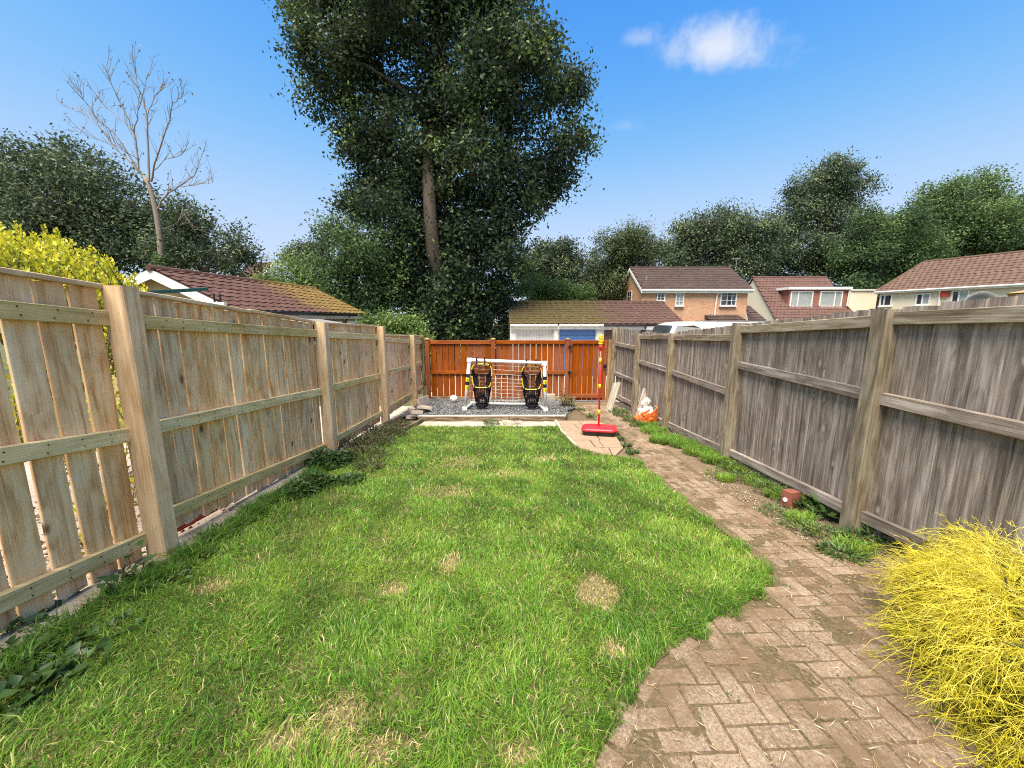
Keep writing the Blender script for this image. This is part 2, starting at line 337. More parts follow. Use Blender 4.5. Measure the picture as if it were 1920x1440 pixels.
def pavermat():
    m, t = new_mat("buff_brown_paver")
    geo = t.n('ShaderNodeNewGeometry'); oi = t.n('ShaderNodeObjectInfo')
    P = geo.outputs['Position']
    k = t.math('FRACT', t.math('ADD', geo.outputs['Random Per Island'], oi.outputs['Random']))
    base = t.ramp(k, [(0, (0.138, 0.095, 0.066)), (0.5, (0.185, 0.130, 0.09)), (1, (0.245, 0.178, 0.127))])
    n1 = t.noise(P, 95, 5, 0.8); n2 = t.noise(P, 3.0, 7, 0.75)
    base = t.mix(t.n('ShaderNodeMapRange', Value=n1, i1=0.42, i2=0.68).outputs[0], base, (0.40, 0.32, 0.235))
    base = t.mix(t.n('ShaderNodeMapRange', Value=n1, i1=0.45, i2=0.3, i3=0.0, i4=0.7).outputs[0], base, (0.14, 0.09, 0.06))
    base = t.mix(t.n('ShaderNodeMapRange', Value=n2, i1=0.44, i2=0.60, i3=0.0, i4=0.85).outputs[0], base, (0.15, 0.10, 0.06))
    finish(t, principled(t, base, 0.95, n1, 0.9, 0.006, 0.15)); return m
PAVER = pavermat()

# ------------------------------------------------------------------ mesh helpers
WM = {}
def tag(o, label=None, cat=None, group=None, kind=None):
    if label: o['label'] = label
    if cat: o['category'] = cat
    if group: o['group'] = group
    if kind: o['kind'] = kind
    return o
def link(o, parent=None, mw=None):
    COL.objects.link(o)
    mw = mw or Matrix.Identity(4)
    if parent is not None:
        o.parent = parent
        o.matrix_parent_inverse = WM[parent].inverted()
    o.matrix_basis = mw
    WM[o] = mw
    return o
def thing(name, loc, label, cat, group=None):
    o = bpy.data.objects.new(name, None)
    o.empty_display_size = 0.1
    link(o, None, Matrix.Translation(Vector(loc)))
    return tag(o, label, cat, group)
def put(name, me, mat, parent=None, mw=None):
    if mat is not None and not me.materials: me.materials.append(mat)
    return link(bpy.data.objects.new(name, me), parent, mw)

class MB:
    def __init__(s): s.v = []; s.f = []
    def add(s, vs, fs):
        n = len(s.v); s.v += [tuple(v) for v in vs]; s.f += [tuple(i + n for i in f) for f in fs]
    def obox(s, c, a, b, d):
        """oriented box: centre and three half vectors"""
        c, a, b, d = Vector(c), Vector(a), Vector(b), Vector(d)
        if a.cross(b).dot(d) < 0: a = -a
        vs = [c + a * i + b * j + d * k for k in (-1, 1) for j in (-1, 1) for i in (-1, 1)]
        s.add(vs, [(0, 2, 3, 1), (4, 5, 7, 6), (0, 1, 5, 4), (2, 6, 7, 3), (0, 4, 6, 2), (1, 3, 7, 5)])
    def box(s, x0, x1, y0, y1, z0, z1):
        s.obox(((x0 + x1) / 2, (y0 + y1) / 2, (z0 + z1) / 2), (abs(x1 - x0) / 2, 0, 0), (0, abs(y1 - y0) / 2, 0), (0, 0, abs(z1 - z0) / 2))
    def bar(s, p, q, w, h, up=(0, 0, 1)):
        p, q = Vector(p), Vector(q); d = (q - p); L = d.length; d.normalize()
        u = Vector(up); sd = d.cross(u)
        if sd.length < 1e-4: sd = d.cross(Vector((1, 0, 0)))
        sd.normalize(); u = sd.cross(d).normalized()
        s.obox((p + q) / 2, d * L / 2, sd * w / 2, u * h / 2)
    def tube(s, pts, rad, n=6, cap=True):
        pts = [Vector(p) for p in pts]
        if not hasattr(rad, '__len__'): rad = [rad] * len(pts)
        rings = []; prev = None
        for i, p in enumerate(pts):
            d = (pts[min(i + 1, len(pts) - 1)] - pts[max(i - 1, 0)])
            d = d.normalized() if d.length > 1e-9 else Vector((0, 0, 1))
            if prev is None: a = d.orthogonal().normalized()
            else:
                a = prev - d * prev.dot(d)
                a = a.normalized() if a.length > 1e-6 else d.orthogonal().normalized()
            prev = a; b = d.cross(a)
            rings.append([p + (a * math.cos(2 * math.pi * k / n) + b * math.sin(2 * math.pi * k / n)) * rad[i] for k in range(n)])
        vs = [v for r in rings for v in r]; fs = []
        for i in range(len(pts) - 1):
            for k in range(n):
                k2 = (k + 1) % n
                fs.append((i * n + k, i * n + k2, (i + 1) * n + k2, (i + 1) * n + k))
        if cap:
            fs.append(tuple(reversed(range(n)))); fs.append(tuple((len(pts) - 1) * n + k for k in range(n)))
        s.add(vs, fs)
    def poly(s, pts): s.add(pts, [tuple(range(len(pts)))])
    def prism(s, pts, vec):
        """extrude a polygon along vec, closed"""
        n = len(pts); pts = [Vector(p) for p in pts]; vec = Vector(vec)
        s.add(pts + [p + vec for p in pts], [tuple(reversed(range(n))), tuple(range(n, 2 * n))] + [(i, (i + 1) % n, (i + 1) % n + n, i + n) for i in range(n)])
    def mesh(s, name, smooth=False, recalc=True):
        me = bpy.data.meshes.new(name); me.from_pydata(s.v, [], s.f)
        if recalc:
            import bmesh
            bm = bmesh.new(); bm.from_mesh(me); bmesh.ops.recalc_face_normals(bm, faces=bm.faces); bm.to_mesh(me); bm.free()
        if smooth: me.polygons.foreach_set('use_smooth', [True] * len(me.polygons))
        me.update(); return me
    def build(s, name, mat, parent=None, smooth=False, recalc=True):
        return put(name, s.mesh(name, smooth, recalc), mat, parent)

def np_mesh(name, V, T, tint=None, smooth=False):
    me = bpy.data.meshes.new(name)
    V = np.asarray(V, np.float32); T = np.asarray(T, np.int32)
    me.vertices.add(len(V)); me.vertices.foreach_set('co', V.ravel())
    me.loops.add(T.size); me.loops.foreach_set('vertex_index', T.ravel())
    me.polygons.add(len(T)); me.polygons.foreach_set('loop_start', np.arange(len(T), dtype=np.int32) * T.shape[1])
    if smooth: me.polygons.foreach_set('use_smooth', np.ones(len(T), bool))
    if tint is not None:
        a = me.attributes.new('tint', 'FLOAT', 'POINT'); a.data.foreach_set('value', np.asarray(tint, np.float32))
    me.update(calc_edges=True); me.validate()
    return me
def unit(a):
    return a / np.maximum(np.linalg.norm(a, axis=1, keepdims=True), 1e-9)
def leaf_arrays(P, D, L, Wd, tint, fold=0.25, nb=None):
    n = len(P); D = unit(D)
    r = rng.normal(size=(n, 3))
    if nb is not None: r = r * 0.7 + nb
    S = unit(np.cross(D, r)); N = np.cross(S, D)
    L = np.broadcast_to(np.asarray(L, float), (n,))[:, None]; Wd = np.broadcast_to(np.asarray(Wd, float), (n,))[:, None]
    m = P + D * L * 0.45
    V = np.stack([P, m - S * Wd / 2 + N * Wd * fold, P + D * L, m + S * Wd / 2 + N * Wd * fold], 1).reshape(-1, 3)
    b = np.arange(n)[:, None] * 4
    T = np.concatenate([b + [0, 2, 1], b + [0, 3, 2]], 1).reshape(-1, 3)
    return V, T, np.repeat(np.clip(tint, 0, 1), 4)
def merge(parts):
    V, T, A, k = [], [], [], 0
    for v, tr, a in parts:
        V.append(v); T.append(tr + k); A.append(a); k += len(v)
    return np.concatenate(V), np.concatenate(T), np.concatenate(A)

def vnoise(P, s, seed=0.0):
    """cheap smooth 3-D noise in -1..1"""
    x, y, z = (P[:, i] * s + seed * (1.7 + i) for i in range(3))
    return (np.sin(x * 1.0 + 1.3 * np.sin(y * 0.9 + seed)) + np.sin(y * 1.13 + 1.4 * np.sin(z * 1.1 - seed)) + np.sin(z * 0.97 + 1.2 * np.sin(x * 1.2 + 2 * seed))
            + 0.6 * np.sin(2.3 * x + 1.9 * y + seed) + 0.6 * np.sin(2.1 * z - 1.7 * x + 3 * seed)) / 4.2

# chamfered plank, length on X, centred; size given
def plank_mesh(L, Wd, T, ch=0.004, wob=0.0, name="plank"):
    seg = 1 if wob == 0 else 3
    ring = [(-Wd / 2, -T / 2 + ch), (-Wd / 2 + ch, -T / 2), (Wd / 2 - ch, -T / 2), (Wd / 2, -T / 2 + ch), (Wd / 2, T / 2 - ch), (Wd / 2 - ch, T / 2), (-Wd / 2 + ch, T / 2), (-Wd / 2, T / 2 - ch)]
    vs, fs = [], []
    for i in range(seg + 1):
        x = -L / 2 + L * i / seg
        dy, dz, sc = (random.uniform(-wob, wob), random.uniform(-wob, wob) * 0.6, 1 + random.uniform(-wob, wob) * 2) if wob else (0, 0, 1)
        vs += [(x, a * sc + dy, b + dz) for a, b in ring]
    for i in range(seg):
        for k in range(8):
            fs.append((i * 8 + k, (i + 1) * 8 + k, (i + 1) * 8 + (k + 1) % 8, i * 8 + (k + 1) % 8))
    fs.append(tuple(range(8))); fs.append(tuple(reversed(range(seg * 8, seg * 8 + 8))))
    me = bpy.data.meshes.new(name); me.from_pydata(vs, [], fs); me.update()
    return me
def frame_m(origin, xa, ya):
    xa = Vector(xa).normalized(); ya = Vector(ya); ya = (ya - xa * ya.dot(xa)).normalized(); za = xa.cross(ya)
    m = Matrix((xa, ya, za)).transposed().to_4x4(); m.translation = Vector(origin); return m
def plank(name, p, q, width, thick, wdir, mat, parent, ch=0.004, wob=0.0):
    """timber from p to q, its width along wdir"""
    p, q = Vector(p), Vector(q)
    return put(name, plank_mesh((q - p).length, width, thick, ch, wob, name), mat, parent, frame_m((p + q) / 2, q - p, wdir))

# ------------------------------------------------------------------ ground, lawn, path (structure)
def gy(a):
    a = np.asarray(a, float)
    return np.where(a < 10.6, -0.075 * a, np.where(a < 28, -0.795 - 0.035 * (a - 10.6), -1.404))
def grid_sheet(name, xs, ys, dz, mat, rough=0.0):
    X, Y = np.meshgrid(xs, ys); Z = gy(Y) + dz
    P = np.stack([X, Y, Z], -1).reshape(-1, 3)
    if rough: P[:, 2] += rough * vnoise(P, 9.0, 2.0) + rough * 0.6 * vnoise(P, 31.0, 5.0)
    nx = len(xs); i = np.arange(nx - 1)[None, :] + np.arange(len(ys) - 1)[:, None] * nx; i = i.ravel()
    F = np.stack([i, i + 1, i + 1 + nx, i + nx], 1)
    o = put(name, np_mesh(name, P, F, smooth=True), mat); return tag(o, kind='structure')
ys = np.unique(np.concatenate([np.linspace(-60, -6, 6), np.linspace(-5, 10.6, 40), np.linspace(10.6, 28, 8), np.array([40, 70, 120, 250, 600])]))
xs = np.unique(np.concatenate([np.linspace(-600, -20, 8), np.linspace(-20, 40, 40), np.linspace(40, 600, 8)]))
grid_sheet("ground", xs, ys, -0.05, G_LAND)

RX = np.array([(.3, -.1), (.6, .05), (1.07, .29), (1.28, .44), (1.52, .66), (1.75, 1.03), (2.0, 1.42), (2.2, 1.62), (2.6, 1.64), (3.1, 1.58), (4.0, 1.57), (4.7, 1.58), (4.82, 1.3), (4.95, 1.06), (5.2, .94), (6.4, .84), (7.2, .84)])
LX = np.array([(.3, -2.22), (4.8, -2.22), (5.6, -1.95), (6.4, -1.72), (7.2, -1.72)])
PR = np.array([(.3, 2.6), (2.0, 2.56), (2.3, 2.36), (2.65, 2.17), (3.9, 2.14), (5.5, 2.22), (6.8, 2.33), (8.0, 2.36), (9.9, 2.36)])   # right edge of the path
PL = np.array([(.3, -.1), (.6, .05), (1.07, .31), (1.28, .46), (1.52, .68), (1.75, 1.05), (2.0, 1.45), (2.2, 1.66), (2.6, 1.66), (3.1, 1.60), (4.8, 1.60), (5.2, 1.68), (6.6, 1.84), (7.3, 1.70), (8.2, 1.55), (9.9, 1.45)])
def tabx(tab, y): return np.interp(y, tab[:, 0], tab[:, 1])
def strip(name, ltab, rtab, y0, y1, dz, mat, n=40, m=14, rough=0.0):
    Y = np.linspace(y0, y1, n); P = []
    for y in Y:
        a, b = tabx(ltab, y), tabx(rtab, y)
        for x in np.linspace(a, b, m): P.append((x, y, gz(y) + dz))
    P = np.array(P)
    if rough: P[:, 2] += rough * vnoise(P, 9.0, 2.0) + rough * 0.6 * vnoise(P, 27.0, 5.0)
    i = (np.arange(m - 1)[None, :] + np.arange(n - 1)[:, None] * m).ravel()
    return tag(put(name, np_mesh(name, P, np.stack([i, i + 1, i + 1 + m, i + m], 1), smooth=True), mat), kind='structure')
K = lambda x: np.array([(0.0, x), (20.0, x)])
strip("garden_soil", K(-2.5), K(2.9), -0.6, 10.3, -0.012, G_SOIL, 90, 60, 0.006)
strip("lawn", LX, RX, 0.3, 6.72, 0.0, G_LAWN, 120, 60, 0.006)
strip("path", PL, PR, 0.3, 9.9, 0.0045, G_SAND, 220, 60, 0.0042)
strip("neighbour_gravel", K(-6.5), K(-2.52), -0.6, 9.5, -0.02, G_CHIP, 12, 6)
strip("alley", K(-2.6), K(16), 10.35, 17.0, -0.03, TARMAC, 12, 6)
strip("gravel_bed", K(-2.3), np.array([(7.4, 1.08), (8.2, 1.2), (8.9, 1.5), (9.5, 1.35), (10.1, 1.05)]), 7.46, 10.1, 0.075, G_GRAVEL, 30, 40, 0.01)
strip("concrete_strip", K(-1.72), K(0.86), 6.74, 7.30, 0.008, CONC, 12, 30, 0.008)
gb = strip("path_apron", K(1.0), K(1.8), 7.35, 8.8, -0.006, G_SAND, 10, 8, 0.004)

# ------------------------------------------------------------------ left fence
XB_L = -2.43
left = thing("timber_fence", (-2.4, 5.0, gz(5.0)), "pale new timber fence with greenish rails beside the left edge of the lawn", "fence")
LP = [  # posts: Y, top pixel
    (2.36, (245, 540)), (4.78, (607, 606)), (6.93, (711, 613)), (9.05, (768, 629)), (10.2, (793, 629))]
def zline(a, b, X):
    A, B = atX(*a, X), atX(*b, X)
    k = (B.z - A.z) / (B.y - A.y)
    return lambda Y: A.z + (Y - A.y) * k
LPan = [  # cap, upper, middle, lower rail centre lines in photo pixels, from near end to far end
    (((0, 505), (215, 540)), ((0, 579), (219, 598)), ((0, 857), (250, 814)), ((0, 1135), (285, 1006))),
    (((285, 552), (590, 604)), ((286, 605), (590, 625)), ((314, 797), (600, 735)), ((394, 932), (608, 840))),
    (((612, 606), (717, 612)), ((615, 628), (705, 632)), ((625, 727), (710, 705)), ((633, 822), (715, 776))),
    (((720, 629), (765, 629)), ((720, 636), (763, 640)), ((726, 699), (765, 689)), ((730, 765), (768, 742))),
    (((772, 629), (793, 630)), ((773, 643), (789, 644)), ((776, 684), (791, 681)), ((779, 734), (793, 727)))]
ends = [0.3] + [p[0] for p in LP]
for i, (cap, up, mid, low) in enumerate(LPan):
    Y0 = ends[i] + (0.06 if i else 0); Y1 = ends[i + 1] - 0.055
    zc, zu, zm, zl = (zline(*q, XB_L + 0.05) for q in (cap, up, mid, low))
    if i == 4: zu = lambda Y, f=zc: f(Y) - 0.16
    for zf, w in ((zu, 0.088), (zm, 0.088), (zl, 0.088)):
        plank("rail", (XB_L + 0.032, Y0, zf(Y0)), (XB_L + 0.032, Y1, zf(Y1)), w, 0.042, (0, 0, 1), W_RAIL, left, 0.004, 0.003)
    nseg = 2 if i == 1 else 1
    for s in range(nseg):
        a = Y0 + (Y1 - Y0) * s / nseg; b = Y0 + (Y1 - Y0) * (s + 1) / nseg - 0.002
        plank("capping_rail", (XB_L + 0.01, a, zc(a) + 0.008 * s), (XB_L + 0.01, b, zc(b) + 0.008 * s), 0.066, 0.028, (1, 0, 0), W_POST, left, 0.003, 0.002)
    pitch, gap = (0.160, 0.018) if i == 0 else ((0.160, 0.010) if i == 1 else (0.156, 0.008))
    Yb = Y1 - 0.005
    while Yb - pitch > Y0 - 0.02:
        w = pitch - gap + random.uniform(-0.006, 0.004); yc = Yb - w / 2
        zb = max(gz(yc) + 0.035, zl(yc) - 0.15) + random.uniform(-0.01, 0.012); zt = zc(yc) - 0.016
        lean = random.uniform(-0.004, 0.004)
        plank("plank", (XB_L + random.uniform(-0.003, 0.003), yc + lean, zb), (XB_L, yc - lean, zt), w, 0.019, (0, 1, 0), W_NEW, left, 0.003, 0.0025)
        Yb -= pitch * (1 + random.uniform(-0.02, 0.02))
nl = MB()
for i, (cap, up, mid, low) in enumerate(LPan[:3]):
    for q in (up, mid, low):
        zf = zline(*q, XB_L + 0.05)
        for yn in np.arange(ends[i] + .14, ends[i + 1] - .08, .16):
            for dz_ in (-.022, .02):
                p = Vector((XB_L + .0525, yn + random.uniform(-.02, .02), zf(yn) + dz_)); nl.tube([p, p + Vector((.002, 0, 0))], .0042, 6)
tag(nl.build("nail_heads", BLACKM, left), kind='stuff')
for j, (Y, tp) in enumerate(LP):
    X = XB_L + 0.085
    if j == 4:
        plank("post", (X - 0.02, Y, gz(Y) - 0.05), (X - 0.02, Y, at(793, 628, Y).z), 0.08, 0.08, (0, 1, 0), W_SLEEPER, left, 0.006)
        continue
    zt = at(*tp, Y).z + 0.01
    plank("post", (X + random.uniform(-.008, .008), Y, gz(Y) - 0.06), (X, Y, zt), 0.115, 0.13, (0, 1, 0), W_POST, left, 0.008, 0.004)
# stone footing under the boards
def rough_block(name, c, size, mat, parent=None, rot=None, j=0.12, sub=3):
    import bmesh
    bm = bmesh.new(); bmesh.ops.create_cube(bm, size=1)
    bmesh.ops.subdivide_edges(bm, edges=bm.edges, cuts=sub, use_grid_fill=True)
    bmesh.ops.smooth_vert(bm, verts=bm.verts, factor=0.25, use_axis_x=True, use_axis_y=True, use_axis_z=True)
    sd = random.uniform(0, 50)
    for v in bm.verts:
        n = mnoise.noise_vector(v.co * 2.3 + Vector((sd, sd, 0)))
        v.co = Vector((v.co.x * size[0], v.co.y * size[1], v.co.z * size[2])) + n * j * min(size)
    me = bpy.data.meshes.new(name); bm.to_mesh(me); bm.free()
    m = Matrix.Translation(Vector(c)) @ (rot.to_matrix().to_4x4() if rot else Matrix.Identity(4))
    return put(name, me, mat, parent, m)
from mathutils import Euler
y = 0.5
while y < 4.6:
    L = random.uniform(0.7, 0.95)
    rough_block("footing_stone", (-2.36 + random.uniform(-.015, .015), y + L / 2, gz(y + L / 2) - 0.005), (0.2, L - 0.012, 0.13), STONEK, left, Euler((-0.075, 0, random.uniform(-.015, .015))), 0.14, 4)
    y += L
y = 4.9
while y < 9.6:
    rough_block("footing_stone", (-2.40, y + 0.4, gz(y + 0.4) - 0.02), (0.12, 0.78, 0.12), STONEK, left, Euler((-0.075, 0, 0)), 0.12, 3)
    y += 0.8

# ------------------------------------------------------------------ right fence
right = thing("timber_fence", (2.7, 5.0, gz(5.0)), "old weathered grey timber fence along the right side of the brick path", "fence")
RPX = np.array([(0.3, 2.58), (2.69, 2.58), (4.6, 2.66), (6.55, 2.68), (8.3, 2.68), (9.95, 2.56)])  # garden-side face of the posts
RP = [(2.76, (1662, 583)), (4.66, (1388, 607)), (6.6, (1259, 626)), (8.35, (1203, 627)), (9.9, (1155, 615))]
RPan = [  # board top, top rail, middle rail, lower rail; near end first
    (((1920, 549), (1685, 578)), ((1920, 589), (1683, 597)), ((1920, 808), (1659, 748)), ((1740, 1024), (1624, 970))),
    (((1636, 581), (1407, 605)), ((1631, 604), (1407, 617)), ((1614, 735), (1399, 688)), ((1579, 946), (1379, 855))),
    (((1380, 609), (1267, 622)), ((1377, 633), (1267, 633)), ((1368, 735), (1263, 699)), ((1355, 842), (1256, 797))),
    (((1251, 625), (1210, 623)), ((1251, 632), (1210, 632)), ((1246, 692), (1206, 680)), ((1240, 789), (1218, 779))),
    (((1195, 621), (1161, 615)), ((1195, 654), (1160, 645)), ((1191, 717), (1157, 700)), ((1189, 761), (1157, 741)))]
ends = [0.3] + [p[0] for p in RP]
for i, (top, up, mid, low) in enumerate(RPan):
    Y0 = ends[i] + (0.062 if i else 0); Y1 = ends[i + 1] - 0.062
    Xm = float(tabx(RPX, (max(Y0, 1.6) + Y1) / 2)) + 0.085
    xb = lambda Y: float(tabx(RPX, Y)) + 0.118
    zt_, zu, zm, zl = (zline(*q, Xm) for q in (top, up, mid, low))
    for zf in (zu, zm, zl):
        plank("rail", (xb(Y0) - 0.037, Y0, zf(Y0)), (xb(Y1) - 0.037, Y1, zf(Y1)), 0.088, 0.046, (0, 0, 1), W_GPOST if zf is zu else W_GREY, right, 0.004, 0.003)
    pitch = 0.118
    Yb = Y0 + 0.002
    k = 0
    while Yb < Y1 - 0.02:
        w = min(0.135, Y1 + 0.01 - Yb); yc = Yb + w / 2
        zb = max(gz(yc) + 0.05, zl(yc) - 0.12) + random.uniform(-0.01, 0.01)
        # feather-edged: every board leans over the next one
        o = plank("plank", (xb(yc) + random.uniform(-.002, .002), yc, zb), (xb(yc), yc, zt_(yc) + random.uniform(-0.008, 0.008)), w, 0.016, (0.075, 1, 0), W_GREY, right, 0.003, 0.0022)
        Yb += pitch + random.uniform(-0.004, 0.004); k += 1
for j, (Y, tp) in enumerate(RP):
    X = float(tabx(RPX, Y)) + 0.06
    zt = at(*tp, Y).z + 0.01
    plank("post", (X + random.uniform(-.012, .0), Y, gz(Y) - 0.06), (X + 0.01, Y, zt), 0.12, 0.12, (0, 1, 0), W_GPOST, right, 0.008, 0.004)

# ------------------------------------------------------------------ orange back fence and gate
YB = 10.2
zt = at(960, 638, YB).z
Xof = lambda px, py=690: at(px, py, YB).x
back = thing("timber_fence", (-0.5, YB, gz(YB)), "orange stained board fence across the end of the garden behind the white goal", "fence")
def board_run(par, x0, x1, n, zb, ztp, gap=0.012, mat=W_ORANGE, y=YB + 0.03):
    p = (x1 - x0) / n
    for k in range(n):
        xc = x0 + p * (k + 0.5)
        plank("plank", (xc + random.uniform(-.003, .003), y, zb + random.uniform(-.01, .01)), (xc + random.uniform(-.003, .003), y, ztp), p - gap * random.uniform(0.4, 1.5), 0.02, (1, 0, 0), mat, par, 0.003)
zg = gz(YB)
posts = [Xof(803), Xof(925), Xof(1063)]
for a, b, n in ((posts[0], posts[1], 10), (posts[1], posts[2], 12)):
    board_run(back, a + 0.065, b - 0.06, n, zg + 0.06, zt - 0.02)
    plank("rail", (a + 0.055, YB - 0.002, zt - 0.05), (b - 0.055, YB - 0.002, zt - 0.05), 0.10, 0.04, (0, 0, 1), W_ORANGE, back, 0.005)
    plank("rail", (a + 0.055, YB - 0.002, zt - 0.86), (b - 0.055, YB - 0.002, zt - 0.86), 0.09, 0.04, (0, 0, 1), W_ORANGE, back, 0.005)
for x in posts:
    plank("post", (x, YB - 0.02, zg - 0.05), (x, YB - 0.02, zt + 0.02), 0.105, 0.10, (1, 0, 0), W_ORANGE, back, 0.006)
    mb = MB(); mb.obox((x, YB - 0.02, zt + 0.032), (0.062, 0, 0), (0, 0.06, 0), (0, 0, 0.011)); mb.add([(x - .055, YB - .075, zt + .043), (x + .055, YB - .075, zt + .043), (x + .055, YB + .035, zt + .043), (x - .055, YB + .035, zt + .043), (x, YB - .02, zt + .07)], [(0, 1, 4), (1, 2, 4), (2, 3, 4), (3, 0, 4)])
    mb.build("post_cap", W_RAW, back)
for xp in (840, 1045):
    x = Xof(xp)
    plank("gravel_board", (x - 0.55, YB - 0.03, zg + 0.10), (x + 0.5, YB - 0.03, zg + 0.09), 0.10, 0.03, (0, 0, 1), W_SLEEPER, back, 0.004)
gx0, gx1 = posts[2] + 0.06, Xof(1134)
gate = thing("garden_gate", ((gx0 + gx1) / 2, YB, zg), "orange stained board gate with black hinges at the end of the path", "gate")
board_run(gate, gx0 + 0.075, gx1 - 0.03, 6, zg + 0.03, zt - 0.03, 0.008)
plank("stile", (gx0 + 0.035, YB, zg + 0.03), (gx0 + 0.035, YB, zt + 0.0), 0.07, 0.045, (1, 0, 0), W_ORANGE, gate, 0.004)
plank("stile", (gx1, YB, zg + 0.03), (gx1, YB, zt + 0.01), 0.07, 0.045, (1, 0, 0), W_ORANGE, gate, 0.004)
plank("rail", (gx0 + 0.072, YB - 0.004, zt - 0.045), (gx1 - 0.037, YB - 0.004, zt - 0.045), 0.09, 0.04, (0, 0, 1), W_ORANGE, gate, 0.004)
plank("rail", (gx0 + 0.072, YB - 0.004, zg + 0.16), (gx1 - 0.037, YB - 0.004, zg + 0.16), 0.10, 0.04, (0, 0, 1), W_ORANGE, gate, 0.004)
for py in (650, 698):
    z = at(1068, py, YB).z; mb = MB()
    mb.box(gx0 - 0.045, gx0 + 0.045, YB - 0.085, YB - 0.072, z - 0.035, z + 0.035); mb.tube([(gx0 - 0.005, YB - 0.088, z - 0.05), (gx0 - 0.005, YB - 0.088, z + 0.05)], 0.012, 8)
    mb.prism([(gx0 + 0.045, YB - 0.072, z - 0.02), (gx0 + 0.045, YB - 0.072, z + 0.02), (gx0 + 0.1, YB - 0.072, z)], (0, 0.006, 0))
    mb.build("hinge", BLACKM, gate)
z = at(1129, 687, YB).z; mb = MB()
mb.box(gx1 - 0.05, gx1 + 0.03, YB - 0.034, YB - 0.024, z - 0.05, z + 0.06)
ring = [(gx1 - 0.01 + 0.045 * math.cos(a), YB - 0.05, z - 0.01 + 0.045 * math.sin(a)) for a in np.linspace(0, 2 * math.pi, 14)]
mb.tube(ring, 0.009, 6, False); mb.build("latch", BLACKM, gate)
gp = thing("gate_post", (Xof(1141), YB - 0.05, zg), "bare brown wooden post between the orange gate and the grey fence", "post")
plank("post_shaft", (Xof(1139), YB - 0.12, zg - 0.05), (Xof(1141), YB - 0.12, zt + 0.02), 0.10, 0.09, (1, 0, 0), W_RAW, gp, 0.006, 0.003)

# ------------------------------------------------------------------ raised bed edge, slab pad, brick path
sl = thing("timber_sleeper", (-0.4, 7.42, gz(7.4)), "long dark timber sleeper holding back the grey gravel", "sleeper")
A, B = Vector((-1.86, 7.40, gz(7.4) + 0.035)), Vector((1.06, 7.42, gz(7.4) + 0.035))
for k in range(2):
    p = A + (B - A) * (k * 0.62); q = A + (B - A) * (0.616 if k == 0 else 1)
    plank("sleeper_length", p, q, 0.12, 0.09, (0, 0, 1), W_SLEEPER, sl, 0.006, 0.004)
plank("lit_top_board", A + Vector((0, 0.0, 0.067)), B + Vector((0, 0, 0.067)), 0.10, 0.014, (0, 1, 0), W_SILVER, sl, 0.003, 0.003)  # added paler board: light on the sleeper's top put into its colour
# thin edging beside the lawn on the left
ed = thing("lawn_edging", (-1.75, 6.6, gz(6.6)), "thin bent timber edging beside the weedy left corner of the lawn", "edging")
plank("edging_board", (-1.92, 5.95, gz(5.95) + 0.03), (-1.76, 7.36, gz(7.36) + 0.03), 0.07, 0.02, (0, 0, 1), W_SLEEPER, ed, 0.003, 0.004)
edr = thing("lawn_edging", (0.86, 6.2, gz(6.2)), "pale concrete edging between the lawn and the slab pad", "edging")
for (a, b) in (((0.855, 7.3), (0.855, 6.3)), ((0.856, 6.29), (0.93, 5.3))):
    plank("edging_length", (a[0], a[1], gz(a[1]) + 0.012), (b[0], b[1], gz(b[1]) + 0.012), 0.06, 0.05, (0, 0, 1), CONC, edr, 0.004)

pad = thing("slab_pad", (1.3, 6.1, gz(6.1)), "small round-ended pad of buff paving slabs under the red base", "paving")
def slab_piece(poly, dz=0.016):
    mb = MB(); c = sum((Vector((x, y, 0)) for x, y in poly), Vector()) / len(poly)
    tp = random.uniform(0, 0.006)
    inner = [(c.x + (x - c.x) * 0.975, c.y + (y - c.y) * 0.975) for x, y in poly]
    n = len(poly)
    vs = [(x, y, gz(y) - 0.02) for x, y in poly] + [(x, y, gz(y) + dz - 0.004 + tp) for x, y in poly] + [(x, y, gz(y) + dz + tp) for x, y in inner]
    fs = [(i, (i + 1) % n, (i + 1) % n + n, i + n) for i in range(n)] + [(i + n, (i + 1) % n + n, (i + 1) % n + 2 * n, i + 2 * n) for i in range(n)] + [tuple(range(2 * n, 3 * n))]
    mb.add(vs, fs); mb.build("slab", SLAB, pad)
rowsY = [(7.33, 6.95), (6.94, 6.56), (6.55, 6.15), (6.14, 5.72), (5.71, 5.28), (5.27, 4.86)]
for r, (ya, yb) in enumerate(rowsY):
    def lim(y):
        a = float(np.interp(y, [4.86, 5.0, 5.28, 6.3, 7.4], [1.24, 1.05, 0.95, 0.89, 0.89])); b = float(np.interp(y, [4.86, 5.0, 5.28, 6.6, 7.4], [1.38, 1.52, 1.60, 1.76, 1.70])); return a, b
    fr = [[0, .5, 1], [0, .33, .7, 1], [0, .42, 1], [0, .6, 1], [0, .38, .56, 1], [0, .48, .66, 1]][r]
    for k in range(len(fr) - 1):
        g0 = 0.006
        pl = []
        for (yy, order) in ((yb, 1), (ya, -1)):
            a, b = lim(yy); pts = [(a + (b - a) * fr[k] + g0, yy + g0 * (1 if order == 1 else -1)), (a + (b - a) * fr[k + 1] - g0, yy + g0 * (1 if order == 1 else -1))]
            pl += pts[::order]
        slab_piece(pl)

